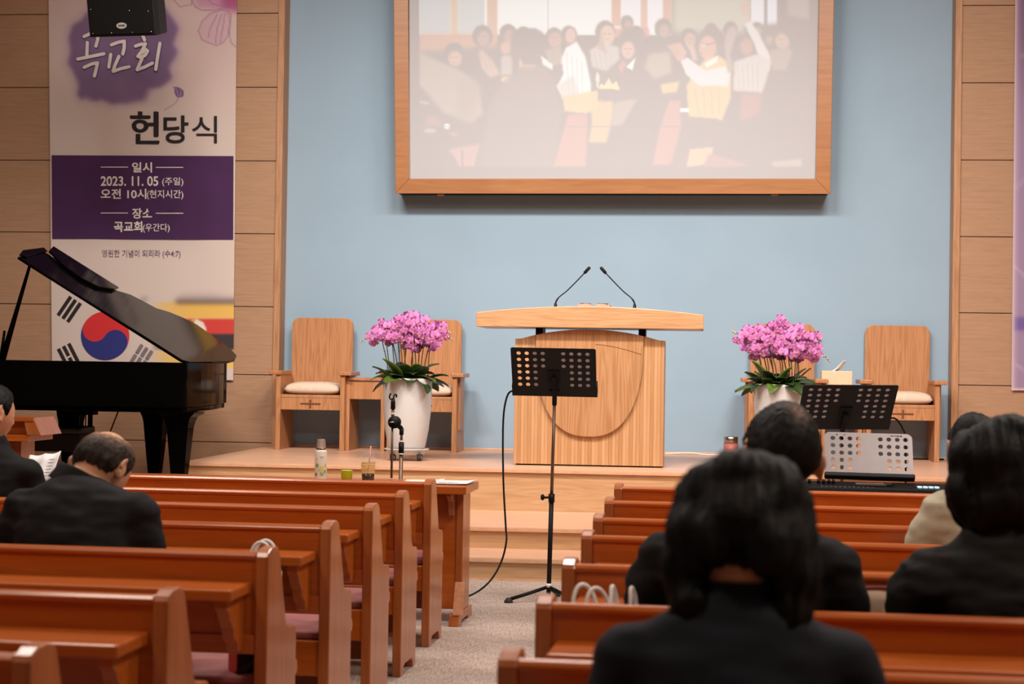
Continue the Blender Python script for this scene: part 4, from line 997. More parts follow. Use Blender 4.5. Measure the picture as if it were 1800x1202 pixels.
def coffee():
    root = thing('iced_coffee_cup', (-1.778, 9.61, ZD), 0, 'clear domed iced coffee cup with pink straw and yellow patterned band', 'drink cup')
    clear = pm('clear_plastic', (244, 238, 234), .12, 0)
    clear.node_tree.nodes['Principled BSDF'].inputs['Alpha'].default_value = .055
    m = MB(); m.lathe([(.031, 0), (.034, .002), (.0365, .05), (.0395, .112), (.0405, .122), (.0395, .124), (.038, .115), (.033, .006), (0, .004)], 36); m.build('cup', clear, root)
    m = MB(); m.lathe([(.0, .005), (.0325, .005), (.0350, .042), (0, .042)], 32); m.build('coffee', pm('iced_coffee', (36, 14, 8), .2), root)
    # printed band: little yellow diamonds with gaps
    m = MB()
    for i in range(22):
        for j in range(4):
            a = 2 * PI * (i + .5 * (j % 2)) / 22; z = .052 + j * .0155; r_ = .0369 + (z - .05) * .05; w = 2 * PI / 22 * .44; h = .0074
            def q(da, dz): return ((r_ + dz * .05) * math.cos(a + da), (r_ + dz * .05) * math.sin(a + da), z + dz)
            m.add([q(-w, 0), q(-w * .4, -h), q(w * .4, -h), q(w, 0), q(w * .4, h), q(-w * .4, h)], [list(range(6))], 0)
    m.build('printed_band', pm('yellow_print', (240, 200, 110), .6), root, fix=False)
    m = MB(); m.lathe([(.041, .121), (.0435, .121), (.0435, .127), (.040, .129), (.037, .145), (.028, .160), (.014, .167), (.006, .168)], 36); m.build('dome_lid', clear, root)
    m = MB(); m.tube([(-.004, 0, .03), (.006, .002, .12), (.0125, .003, .195)], .0033, 10); m.build('straw', pm('pink_straw', (226, 150, 158), .4), root)
coffee()
def papers():
    for k, (x0, x1, y0, y1, rz, lb) in enumerate(((-1.575, -1.36, 9.47, 9.77, .06, 'left sheet of white paper lying on the front desk by the microphone stand'), (-1.40, -1.19, 9.46, 9.75, -.10, 'right sheet of white paper lying at the aisle end of the front desk'))):
        cx_, cy_ = (x0 + x1) / 2, (y0 + y1) / 2
        root = thing('paper_sheet', (cx_, cy_, ZD + .001 + .003 * k), rz, lb, 'paper', 'papers on the front desk')
        m = MB(); n = 6; vs = []
        for i in range(n + 1):
            for j in range(n + 1):
                u, v = i / n - .5, j / n - .5; vs.append((u * (x1 - x0), v * (y1 - y0), .003 + .006 * max(0, u) ** 2 * 4 * (1 + v) + .002 * math.sin(6 * v + k)))
        m.add(vs, [(i * (n + 1) + j, (i + 1) * (n + 1) + j, (i + 1) * (n + 1) + j + 1, i * (n + 1) + j + 1) for i in range(n) for j in range(n)], 0, True)
        o = m.build('sheet', M['paper'], root); s_ = o.modifiers.new('s', 'SOLIDIFY'); s_.thickness = .0015
        m = MB()
        for q in range(3): m.box(-.07, .07 - .03 * q, -.10 + q * .03, -.0985 + q * .03, .003, .0048)
        m.build('printed_lines', M['ink'], root)
papers()

# ================================================================== MICROPHONE STAND beyond the desk
def mic_stand():
    Y = 10.35; b = PY(703, 842, Y); t = PY(702, 760, Y)
    root = thing('microphone_stand', (b.x + .005, Y, 0), 0, 'short microphone stand with black swivel and empty clip behind the front desk', 'microphone stand')
    def z(py, px=700): return PY(px, py, Y).z
    x1 = PY(690, 760, Y).x - root.location.x
    m = MB(); m.lathe([(.13, 0), (.13, .012), (.10, .02), (.03, .03), (.018, .045), (.018, .06)], 32); m.build('base', M['black'], root)
    m = MB(); m.cyl((0, 0, .04), (0, 0, z(797)), .0118, n=14); m.build('lower_tube', M['bronze'], root)
    m = MB(); m.cyl((0, 0, z(797)), (0, 0, z(778)), .0165, n=16); m.cyl((0, 0, z(778)), (0, 0, z(775)), .012); c = m.build('clutch', M['black'], root)
    m = MB(); m.cyl((0, 0, z(799)), (0, 0, z(796.6)), .0175, n=16); m.cyl((0, 0, z(777)), (0, 0, z(774.4)), .0145, n=16); m.build('clutch_ring', M['white'], c)
    m = MB(); m.cyl((0, 0, z(778)), (0, 0, z(760)), .0082, n=12); m.build('upper_tube', M['bronze'], root)
    zc = z(742); xc = (PY(694, 742, Y).x - root.location.x)
    m = MB(); m.cyl((xc, -.03, zc), (xc, .012, zc), .037, n=28); m.cyl((0, 0, z(764)), (0, 0, z(752)), .013, n=14); m.tube([(0, 0, z(753)), (xc, -.02, zc)], .014, 10); s_ = m.build('swivel', M['black'], root)
    m = MB(); m.cyl((xc - .03, -.036, zc), (xc + .004, -.036, zc + .001), .0045, n=10); m.build('tension_bar', M['chrome'], s_)
    m = MB(); m.cyl((x1, -.012, z(840)), (x1, -.012, zc), .0070, n=12); m.build('boom_tail', M['bronze'], root)
    m = MB(); m.cyl((x1, 0, zc), (x1, 0, z(718)), .0092, n=12); m.build('boom', M['bronze'], root)
    m = MB(); m.cyl((x1, 0, z(729)), (x1, 0, z(726)), .011, n=14); m.build('boom_ring', M['white'], root)
    m = MB(); m.tube([(x1, 0, z(719)), (x1, 0, z(706)), (x1 + .001, 0, z(702))], [.0145, .0135, .009], 14); cl = m.build('clip_holder', M['black'], root)
    zc2 = z(696); m = MB()
    m.tube([(x1 + .002, 0, z(704)), (x1 + .004, 0, zc2 - .012)], .007, 8)
    m.tube(smooth_path([(x1 - .013, 0, zc2 + .016), (x1 - .022, 0, zc2 - .004), (x1 - .014, 0, zc2 - .020), (x1 + .001, 0, zc2 - .014), (x1 + .006, 0, zc2 + .002), (x1 + .016, 0, zc2 + .010), (x1 + .022, 0, zc2 - .0), (x1 + .016, 0, zc2 - .008)], 5), .0045, 8)
    m.build('clip', M['black'], cl)
mic_stand()
# ================================================================== MUSIC STANDS
def stand_plate(w, h, us_l, us_r, rows, short, r, parent, mat, name='desk', rc=.012, th=.003, n=18):
    """perforated sheet, u across, v up from the bottom edge; rows from the top, the lower rows have fewer holes"""
    holes = []
    for i, v in enumerate(rows):
        L = us_l[:len(us_l) - (1 if i >= short else 0)]; R = us_r[(1 if i >= short else 0):]
        for u in L + R: holes.append([(u + r * math.cos(2 * PI * k / n), v + r * math.sin(2 * PI * k / n)) for k in range(n)])
    me = curve_plate(rrect(-w / 2, w / 2, 0, h, rc), holes, th)
    for v in me.vertices: v.co = (v.co.x, v.co.z, v.co.y)
    bm = bmesh.new(); bm.from_mesh(me); bmesh.ops.recalc_face_normals(bm, faces=bm.faces); bm.to_mesh(me); bm.free()
    return mesh_obj(name, me, mat, parent, False)
def music_stand(loc, label, pole_top_z, tilt, roll, yaw, leg_rot, lean, hgt=.36, wid=.516, sp=.0487, joint_z=.62, R=.31):
    root = thing('music_stand', loc, yaw, label, 'music stand')
    us_l = [-wid / 2 + .047 + sp * k for k in range(4)]; us_r = [.0590 + sp * k for k in range(4)]
    rows = [hgt - .040 - .0455 * k for k in range(6)]
    d = stand_plate(wid, hgt, us_l, us_r, rows, 3, .0128, root, M['blackmat'])
    d.location = (lean * 1.0, .012, pole_top_z - .02); d.rotation_euler = (tilt, roll, 0)
    m = MB(); m.box(-wid / 2 - .004, wid / 2 + .004, 0, .062, -.004, 0); m.box(-wid / 2 - .004, wid / 2 + .004, .058, .062, 0, .014)
    for s in (-1, 1): m.box(s * wid / 2 - .004, s * wid / 2 + .004, -.001, .058, -.004, .075)
    lip = m.build('lip', M['blackmat'], d, .001)
    # tilting bracket on the back of the desk
    m = MB(); m.box(-.035, .035, -.010, -.002, .10, .19); m.box(-.012, .012, -.03, -.002, -.01, .15)
    m.build('desk_bracket', M['black'], d, .003)
    p0 = Vector((lean, 0, pole_top_z)); jx = lean * joint_z / pole_top_z
    m = MB(); m.cyl((lean * .99, 0, pole_top_z - .075), p0 + Vector((0, 0, .055)), .0145, n=14); m.cyl((lean - .03, -.014, pole_top_z + .01), (lean + .03, -.014, pole_top_z + .01), .008, n=10); m.build('tilt_head', M['black'], root)
    m = MB(); m.cyl((jx, 0, joint_z), (lean * .99, 0, pole_top_z - .05), .0098, n=14); m.build('upper_tube', M['bronze'], root)
    m = MB(); m.cyl((0, 0, .035), (jx, 0, joint_z), .0140, n=16); m.build('lower_tube', M['black'], root)
    m = MB(); m.cyl((jx, 0, joint_z - .03), (jx, 0, joint_z + .022), .0185, n=16); m.cyl((jx, -.004, joint_z), (jx - .05, -.004, joint_z - .001), .007, n=10)
    m.lathe([(0, 0), (.013, 0), (.018, .005), (.018, .013), (.012, .02), (0, .021)], 14, (0, 0, 0))
    vs = m.v[-6 * 14:]
    for k in range(len(m.v) - 6 * 14, len(m.v)):
        x, y, z = m.v[k]; m.v[k] = (jx - .044 - z, -.004 + y, joint_z + x)
    m.build('height_clamp', M['black'], root)
    m = MB(); m.cyl((0, 0, .085), (0, 0, .108), .018, n=14); m.build('collar', M['white'], root)
    for k in range(3):
        a = leg_rot + 2 * PI * k / 3; ca, sa = math.cos(a), math.sin(a)
        m = MB(); m.tube([(ca * .012, sa * .012, .085), (ca * R * .5, sa * R * .5, .052), (ca * R, sa * R, .018)], .0105, 10); l = m.build('leg', M['black'], root)
        m = MB(); m.lathe([(.026, 0), (.028, .006), (.020, .018), (.014, .028), (0, .03)], 18, (ca * R, sa * R, 0)); m.build('rubber_foot', M['rubber'], l)
    return root
cpt = PY(975, 690, 10.5); base = PY(964.5, 1030, 10.5)
ms = music_stand((base.x, 10.5, 0), 'black perforated music stand in the aisle before the pulpit', cpt.z + .0, math.radians(36), math.radians(.3), 0, math.radians(204), cpt.x - base.x, hgt=.350, wid=.502, sp=.0474, R=.25)
p2 = PY(1487, 748, 10.2)
ms2 = music_stand((p2.x - .02, 10.2, 0), 'black perforated music stand right of the aisle behind the silver keyboard music rest', p2.z + .0, math.radians(47), math.radians(-.6), math.radians(6), .4, .0, .372, .53, .0500)
def on_desk(stand, u0, u1, v0, v1, name, label, cat, grp):
    d = [c for c in stand.children if c.name.startswith('desk') and 'bracket' not in c.name][0]
    bpy.context.view_layer.update()
    mw = stand.matrix_world @ Matrix.Translation(d.location) @ d.rotation_euler.to_matrix().to_4x4()
    root = thing(name, mw @ Vector(((u0 + u1) / 2, .0065, v0)), 0, label, cat, grp); root.rotation_euler = mw.to_euler()
    m = MB(); m.box(-(u1 - u0) / 2, (u1 - u0) / 2, -.002, .002, 0, v1 - v0); m.build('page', M['sheet'], root)
    m = MB()
    for k in range(9): m.box(-(u1 - u0) * .42, (u1 - u0) * .42, .002, .0026, .02 + .03 * k, .0215 + .03 * k)
    m.build('staff_lines', M['ink'], root)
on_desk(ms, -.132, .0, .0655, .332, 'sheet_music', 'paper sheet on the aisle music stand behind its left and middle holes', 'sheet music', 'sheets on the music stands')
on_desk(ms, .002, .244, .0655, .332, 'sheet_music', 'paper sheet on the aisle music stand behind its right block of holes', 'sheet music', 'sheets on the music stands')
on_desk(ms2, -.25, -.005, .0655, .35, 'sheet_music', 'left paper sheet on the stand behind the keyboard, seen through its holes', 'sheet music', 'sheets on the music stands')
on_desk(ms2, .005, .25, .0655, .35, 'sheet_music', 'right paper sheet on the stand behind the keyboard, seen through its holes', 'sheet music', 'sheets on the music stands')
# cables hanging from both stands
a = PY(903, 686, 10.52)
cp = [a] + [PY(x, y, Y) for x, y, Y in ((893, 693, 10.52), (886, 722, 10.51), (884, 770, 10.50), (885, 850, 10.48), (889, 925, 10.45), (890, 952, 10.42), (882, 985, 10.4))] 
for x, y, z_ in ((866, 1015, 10.36), (845, 1036, 10.33)): cp.append(PY(x, y, z_))
for x, y in ((820, 1049), (790, 1057)): cp.append(PZ(x, y, .012))
cable('cable', cp, .0058, M['black'], 'black cable hanging from the aisle music stand to the floor')
q0 = PY(1564, 735, 10.22)
cable('cable', [q0, q0 + Vector((.035, 0, -.004)), q0 + Vector((.075, .01, -.06)), q0 + Vector((.09, .01, -.13)), q0 + Vector((.10, .03, -.5)), q0 + Vector((.12, .05, -1.05)), q0 + Vector((.3, .1, -q0.z + .012))], .0055, M['black'], 'black cable hanging from the right end of the stand behind the keyboard')

# ================================================================== KEYBOARD
def keyboard():
    zt = PY(1525, 852, 9.55).z; cx_ = PY(1540, 852, 9.55).x
    root = thing('stage_keyboard', (cx_, 9.30, 0), -.02, 'black stage keyboard with lit pads and silver music rest behind the right front pew', 'keyboard'); ox = cx_
    hw = .56
    m = MB(); m.prism([(0, zt - .095), (0, zt - .066), (.135, zt - .066), (.145, zt - .012), (.30, zt + .012), (.33, zt + .004), (.33, zt - .095)], -hw, hw, 'x'); m.build('case', M['black'], root, .004)
    nk = 36; kw = (2 * hw - .06) / nk
    for k in range(nk):
        m = MB(); x0 = -hw + .03 + k * kw; m.box(x0 + .0007, x0 + kw - .0007, .004, .134, zt - .066, zt - .052); m.build('white_key', M['white'], root, .0015)
        if k % 7 in (0, 1, 3, 4, 5) and k < nk - 1:
            m = MB(); m.box(x0 + kw - .006, x0 + kw + .006, .045, .134, zt - .054, zt - .038); m.build('black_key', M['rubber'], root, .001)
    sl = .024 / .155
    def top(x, y): return (x, y, zt - .012 + (y - .145) * sl)
    m = MB()
    for x in (1421, 1437, 1446, 1455, 1463):
        px_ = PY(x, 850, 9.55).x - ox
        b_ = top(px_, .24); m.cyl(b_, (b_[0], b_[1] - .002, b_[2] + .022), .009, .0075, 14); m.build('knob', M['black'], root); m = MB()
    m = MB(); m.box(-.115, .045, .19, .27, zt - .002, zt + .0095, mat=None); m.build('display', pm('lcd_glass', (92, 84, 86), .15), root, .002)
    m = MB(); m.cyl((.06, .225, zt - .01), (.06, .225, zt + .014), .026, n=24); m.build('dial', M['black'], root)
    pad = M['pad'] = bpy.data.materials.new('lit_pad'); pad.use_nodes = True
    b = pad.node_tree.nodes['Principled BSDF']; b.inputs['Base Color'].default_value = lin((190, 214, 224)); b.inputs['Emission Color'].default_value = lin((180, 222, 240)); b.inputs['Emission Strength'].default_value = .7
    for x in (1615, 1625, 1635, 1645):
        px_ = PY(x, 855, 9.5).x - ox; b_ = top(px_, .20)
        m = MB(); m.box(px_ - .0115, px_ + .0115, .175, .225, b_[2] - .004, b_[2] + .005); m.build('lit_pad', pad, root, .002)
    m = MB()
    for k in range(12): x = -.30 + k * .024; m.box(x, x + .012, .165, .172, zt - .0085, zt - .0068)
    m.build('panel_marks', M['grey'], root)
    # silver music rest
    pl_c = PY(1526, 842, 9.62); w = .470; h = .285
    us_l = [PY(x, 800, 9.68).x - pl_c.x for x in (1462, 1477, 1492, 1507)]; us_r = [PY(x, 800, 9.68).x - pl_c.x for x in (1546, 1561, 1576, 1590.5)]
    rows = [h - .038 - .0455 * k for k in range(5)]
    d = stand_plate(w, h, us_l, us_r, rows, 3, .0128, root, M['silver'], 'music_rest', .03)
    d.location = (pl_c.x - ox, .325, pl_c.z + .002); d.rotation_euler = (math.radians(-33), math.radians(.6), 0)
    m = MB(); m.box(-w / 2 - .004, w / 2 + .004, -.040, .004, -.012, .016); m.build('rest_ledge', M['black'], d, .008, 3)
    m = MB()
    for u0, u1 in ((.118, .121), (.124, .134), (.137, .141), (.144, .150), (.153, .165), (.169, .181)): m.box(u0, u1, -.0024, -.0016, h - .018, h - .0115)
    m.build('maker_mark', M['rubber'], d)
    m = MB(); m.box(.145, .213, -.0026, -.0016, .018, .029); m.build('label_sticker', M['white'], d)
    m = MB()
    for u, r_ in ((-.168, .004), (-.127, .003)): m.cyl((u, -.0024, h - .016), (u, .0, h - .016), r_, n=12)
    m.build('screw', M['black'], d)
    # folding stand underneath, hidden by the pews
    for y in (.06, .27):
        m = MB(); s = 1 if y < .1 else -1
        m.tube([(-.42 * s, y, .012), (.40 * s, y, zt - .11)], .014, 10); m.tube([(-.5 * s, y - .03, .014), (-.34 * s, y + .03, .014)], .014, 8); m.build('stand_leg', M['black'], root)
    m = MB(); m.tube([(-.40, 0.02, zt - .108), (-.40, .31, zt - .108)], .014, 8); m.tube([(.40, 0.02, zt - .108), (.40, .31, zt - .108)], .014, 8); m.build('stand_rail', M['black'], root)
keyboard()

# ================================================================== GRAND PIANO
def piano():
    zp = Z_T2; zr = 1.40 - .012
    A = PY(321, 637, 12.75); D = PY(411, 636, 14.75); C = PY(-62, 637, 14.75); B0 = PY(-62, 637, 12.75)
    root = thing('grand_piano', ((A.x + B0.x) / 2, 13.7, zp), 0, 'glossy black grand piano with its lid propped open at left', 'piano'); L = root.location
    def lo(p): return (p[0] - L.x, p[1] - L.y)
    zr -= zp; zb = zr - .335
    out = [(B0.x, 12.75), (A.x - .20, 12.75)]
    for k in range(9): a = -PI / 2 + (PI / 2) * k / 8; out.append((A.x - .14 + .14 * math.cos(a) + .0, 12.89 + .14 * math.sin(a)))
    for k in range(1, 9):
        t = k / 8; out.append((A.x + (D.x - A.x) * (t ** .9) + .045 * math.sin(PI * t), 12.9 + (14.45 - 12.9) * t))
    for k in range(9): a = (PI / 2) * k / 8; out.append((D.x - .22 + .22 * math.cos(a), 14.5 + .22 * math.sin(a)))
    out += [(C.x, 14.72)]
    out = [lo(p) for p in out]
    cx0 = sum(p[0] for p in out) / len(out); cy0 = sum(p[1] for p in out) / len(out)
    inn = [(cx0 + (x - cx0) * .945, cy0 + (y - cy0) * .93) for x, y in out]; k = len(out)
    m = MB(); m.prism(out, zb, zr - .11, 'z')
    v = [(x, y, zr - .11) for x, y in out] + [(x, y, zr - .002) for x, y in out] + [(x, y, zr - .11) for x, y in inn] + [(x, y, zr - .002) for x, y in inn]
    m.add(v, [q for i in range(k) for j in ((i + 1) % k,) for q in ((i, j, k + j, k + i), (k + i, k + j, 3 * k + j, 3 * k + i), (2 * k + j, 2 * k + i, 3 * k + i, 3 * k + j))])
    c = m.build('case', M['piano'], root, .008, 2)
    m = MB(); m.prism([(cx0 + (x - cx0) * .93, cy0 + (y - cy0) * .91) for x, y in out], zr - .108, zr - .085, 'z'); m.build('iron_plate', M['gold'], root)
    m = MB()
    for q in range(40): xx = min(p[0] for p in inn) + .1 + q * .034; m.cyl((xx, min(p[1] for p in inn) + .1, zr - .06), (xx + .1, max(p[1] for p in inn) - .15, zr - .06), .0015, n=4)
    m.build('strings', M['brass'], root)
    m = MB(); m.prism([(cx0 + (x - cx0) * .95, cy0 + (y - cy0) * .95) for x, y in out], zb - .04, zb, 'z'); m.build('underframe', M['piano'], root, .006)
    # lid plane through the hinge and the raised corner
    hA = PY(318, 639, 12.78); hD = PY(409, 634.5, 14.6); top = PY(30, 455, 12.78)
    n = (hD - hA).cross(top - hA).normalized()
    if n.z < 0: n = -n
    def lid(px, py, off=0.0): p = PPL(px, py, hA, n) + n * off; return p - L
    def slab(pts, off, th, name, parent=root, mat='piano'):
        a_ = [lid(x, y, off) for x, y in pts]; k = len(a_); v = a_ + [q + n * th for q in a_]
        mm = MB(); mm.add(v, [list(range(k))[::-1], list(range(k, 2 * k))] + [(i, (i + 1) % k, k + (i + 1) % k, k + i) for i in range(k)]); return mm.build(name, M[mat], parent, .004, 2)
    main = [(30, 455), (44, 464), (318, 637), (330, 640), (400, 639), (411, 636), (414, 629), (404, 617), (380, 600), (344, 574), (320, 562), (296, 552), (272, 545), (248, 532), (226, 521), (199, 513), (170, 500), (140, 485), (110, 468), (75, 446)]
    slab(main, 0, .022, 'lid')
    slab([(82, 448), (89, 440.5), (145, 476), (204, 513), (196, 516), (168, 512), (138, 497), (108, 475)], .026, .02, 'folded_front_lid')
    slab([(30, 454), (36, 446), (73, 441), (80, 448), (60, 452), (44, 458)], .024, .012, 'lid_corner_moulding')
    m = MB()
    for px_, py_ in ((124, 486), (150, 484)): m.ell(lid(px_, py_, -.006), (.018, .018, .012), 10, 8)
    m.build('lid_bumper', M['rubber'], root)
    # prop sticks
    s0 = lid(54, 461, 0); s1 = PY(2, 640, 12.95) - L
    m = MB(); m.tube([s0, (s0 + s1) * .5, s1], [.012, .018, .027], 10); m.build('prop_stick', M['piano'], root)
    s2 = PY(8, 581, 12.95) - L; m = MB(); m.tube([s2, PY(0, 640, 12.95) - L], [.010, .016], 8); m.build('short_prop', M['piano'], root)
    # tapered legs with flared tops
    for px_, Yl, sgn in ((274, 14.35, -1), (317, 13.1, 1), (125, 14.2, 0), (-50, 13.2, 0)):
        ctr = PY(px_, 740, Yl); x = ctr.x - L.x; y = Yl - L.y
        m = MB()
        prof = [(.036, .035), (.040, .10), (.058, .30), (.082, zb - .16), (.09, zb - .12), (.105, zb - .08), (.14, zb - .055), (.15, zb - .04)]
        for (w0, z0), (w1, z1) in zip(prof[:-1], prof[1:]):
            f = .2 if sgn == 0 else 1; 
            def wq(w): return w if w < .095 else .09 + (w - .09) * f
            a, b_ = wq(w0), wq(w1)
            m.add([(x - a, y - a, z0), (x + a, y - a, z0), (x + a, y + a, z0), (x - a, y + a, z0), (x - b_, y - b_, z1), (x + b_, y - b_, z1), (x + b_, y + b_, z1), (x - b_, y + b_, z1)], [(0, 3, 2, 1), (4, 5, 6, 7), (0, 1, 5, 4), (1, 2, 6, 5), (2, 3, 7, 6), (3, 0, 4, 7)])
        lg = m.build('leg', M['piano'], root)
        m = MB(); m.cyl((x - .012, y, .018), (x + .012, y, .018), .018, n=16); m.cyl((x, y, .02), (x, y, .04), .02, n=12); m.build('caster', M['brass'], lg)
    # pedal lyre
    xl = PY(150, 740, 13.9).x - L.x
    m = MB(); m.box(xl - .10, xl + .10, .1, .22, zb - .10, zb - .04); m.box(xl - .09, xl + .09, .08, .24, .12, .19)
    for dx in (-.055, .055): m.cyl((xl + dx, .16, .18), (xl + dx, .16, zb - .08), .02, n=12)
    ly = m.build('pedal_lyre', M['piano'], root, .004)
    m = MB()
    for dx in (-.02, .0, .02): m.cyl((xl + dx, .15, .18), (xl + dx, .15, zb - .08), .005, n=8)
    m.tube([(xl + .07, .2, .16), (xl + .20, .45, zb - .05)], .006, 8); m.build('pedal_rod', M['brass'], ly)
    for dx in (-.06, 0, .06):
        m = MB(); m.tube([(xl + dx, .08, .15), (xl + dx, -.02, .14), (xl + dx, -.09, .13)], [.012, .016, .020], 10, flat=.4); m.build('pedal', M['brass'], ly)
    return root
piano()
def bench():
    a = PY(92, 760, 13.75)
    root = thing('piano_bench', (a.x, 13.75, Z_T2), 0, 'low black piano bench seen under the left side of the grand piano', 'bench')
    zt = PY(92, 748, 13.75).z - Z_T2
    m = MB(); m.box(-.30, .30, -.17, .17, zt - .06, zt); m.build('seat', pm('bench_vinyl', (20, 18, 18), .4), root, .02, 3)
    m = MB(); m.box(-.28, .28, -.155, .155, zt - .20, zt - .062); m.build('apron', M['black'], root, .004)
    for sx in (-1, 1):
        for sy in (-1, 1):
            m = MB(); m.box(sx * .25 - .02, sx * .25 + .02, sy * .13 - .02, sy * .13 + .02, 0, zt - .19); m.build('leg', M['black'], root, .003)
bench()

# ================================================================== LECTERN at the left edge
def lectern():
    Y = 10.6
    a = PY(20, 760, Y)
    root = thing('lectern', (a.x, Y, 0), 0, 'small varnished orange-brown lectern with slanted top at the left edge before the piano', 'lectern'); ox = a.x
    def z(py, px=40): return PY(px, py, Y).z
    def x(px, py=750): return PY(px, py, Y).x - ox
    # sloping top, its high edge towards the pews, with a flared cheek at the aisle end
    m = MB(); m.prism([(-.16, z(731)), (-.16, z(739)), (.26, z(764)), (.26, z(756))], x(-70), x(75), 'x'); m.build('top', M['pew'], root, .003)
    m = MB(); m.prism([(x(74), z(732)), (x(89), z(763)), (x(64), z(763)), (x(58), z(738))], -.155, .20, 'y'); m.build('cheek', M['pew_v'], root, .003)
    m = MB(); m.prism([(-.09, z(764)), (.2, z(764)), (.2, z(758)), (-.09, z(740))], x(-60), x(60), 'x'); m.build('box', M['pew'], root, .002)
    m = MB(); m.box(x(-66), x(67), -.15, .26, z(774), z(763)); m.build('shelf', M['pew'], root, .004)
    m = MB(); m.box(x(-30), x(28), 0, .16, .05, z(773)); m.build('column', M['pew'], root, .003)
    m = MB(); m.box(x(28), x(41), -.03, .2, .05, z(773)); m.build('side_post', M['pew_v'], root, .003)
    m = MB(); m.box(x(-60), x(58), -.16, .30, 0, .06); m.build('base', M['pew'], root, .006)
lectern()

# ================================================================== THINGS LEFT ON THE PEWS
ZS = .432
def paper_bag(x, y, rz, w, h, d, label, handle_mat, body_mat, hz, spread=.055):
    root = thing('shopping_bag', (x, y, ZS), rz, label, 'bag', 'shopping bags on the pews')
    me = MB(); me.box(-w / 2, w / 2, -d / 2, d / 2, 0, h)
    me.f = [f for i, f in enumerate(me.f) if i != 1]; me.m.pop(); me.sm.pop()
    o = me.build('bag_body', body_mat, root); s_ = o.modifiers.new('s', 'SOLIDIFY'); s_.thickness = .002
    for k, yy in enumerate((-d / 2 + .004, d / 2 - .004)):
        q = smooth_path([(-spread, yy, h - .05), (-spread * .95, yy, h + hz * .5), (-spread * .45, yy + .004, h + hz * .95), (spread * .3, yy + .004, h + hz * .9), (spread * .85, yy, h + hz * .4), (spread, yy, h - .05)], 6)
        m = MB(); m.tube(q, .0052, 8); m.build('handle', handle_mat, root)
    return root
kraft = pm('white_card', (222, 216, 208), .7)
rope = pm('white_cord', (250, 248, 244), .6)
def bag_at(px, py, side, row, dy, rz, label, w=.20, d=.10, spread=.03, hz=.06):
    y = row_y(side, row, PY(px, py, 5).x) + dy
    p = PY(px, py, y); h = p.z - ZS - hz
    return paper_bag(p.x, y, rz, w, h, d, label, rope, kraft, hz, spread)
bag_at(1040, 1030, 'R', 5, .14, .5, 'white shopping bag with two cord handles at aisle end of the sixth right pew', .15, .085, .034, .075)
bag_at(1097, 1031, 'R', 5, .15, 1.25, 'white shopping bag with a narrow cord handle beside the thin haired man', .12, .06, .022, .075)
bag_at(466, 951, 'L', 4, .36, .0, 'white bag on the fifth left pew whose handle rises over the back', .10, .07, .044, .10)
def gift_box():
    y = row_y('L', 4, -1.45) + .125
    a = PY(412, 1192, y); b = PY(470, 1192, y); wt = b.x - a.x
    root = thing('gift_box', (PY(441, 1192, y).x, y, ZS), .58, 'black carton with red side standing on the fifth left pew seat', 'box')
    w, h, d = .12, .125, .08
    m = MB(); m.box(-w / 2, w / 2, -d / 2, d / 2, 0, h, 0); o = m.build('carton', [pm('black_card', (24, 20, 20), .4)], root, .002)
    m = MB(); m.box(-w / 2 - .0015, -w / 2, -d / 2, d / 2, .001, h - .001); m.build('red_side', pm('red_card', (206, 52, 34), .45), root)
    m = MB()
    for k in range(2): m.box(-.045 + k * .03, -.030 + k * .03, -d / 2 - .0012, -d / 2, .07, .08)
    for k in range(3): m.box(.02, .07, -d / 2 - .0012, -d / 2, .056 + .009 * k, .061 + .009 * k)
    m.build('printed_marks', pm('red_print', (150, 40, 36), .5), root)
    m = MB(); m.add([(-.07, -d / 2 - .001, .006), (-.03, -d / 2 - .001, .006), (.01, -d / 2 - .001, .048), (.003, -d / 2 - .001, .048)], [(0, 1, 2, 3)]); m.build('grey_flash', pm('grey_print', (70, 62, 58), .5), root, fix=False)
gift_box()
def folded_bag():
    x = PY(1555, 1050, 5.05).x; ysh = row_y('R', 4, x) - .10
    x = PY(1553, 1050, ysh).x
    root = thing('cloth_bag', (x, ysh, .727), -.04, 'taupe cloth bag on the pew shelf between the thin haired man and black shirted woman', 'bag')
    m = MB(); n, k = 16, 10; vs = []
    for i in range(n + 1):
        for j in range(k + 1):
            u = -1 + 2 * i / n; v = -1 + 2 * j / k; e = max(0, (1 - u ** 6) * (1 - v ** 4)) ** .5
            vs.append((u * .115, v * .085, .048 * e + .006 * noise.noise((u * 3, v * 3, 2))))
    o = len(vs)
    vs += [(-1 * .115 + .23 * i / n, -.085 + .17 * j / k, .0) for i in range(n + 1) for j in range(k + 1)]
    fs = [(i * (k + 1) + j, (i + 1) * (k + 1) + j, (i + 1) * (k + 1) + j + 1, i * (k + 1) + j + 1) for i in range(n) for j in range(k)]
    fs += [tuple(o + q for q in f[::-1]) for f in list(fs)]
    m.add(vs, fs, 0, True); m.build('bag_body', pm('taupe_canvas', (132, 108, 88), .9, .1, 40, .3), root)
    m = MB(); m.tube(smooth_path([(-.11, .05, .03), (-.05, .062, .052), (.05, .062, .052), (.112, .05, .03)], 6), .005, 8); m.build('zip', pm('maroon_trim', (92, 34, 38), .6), root)
folded_bag()
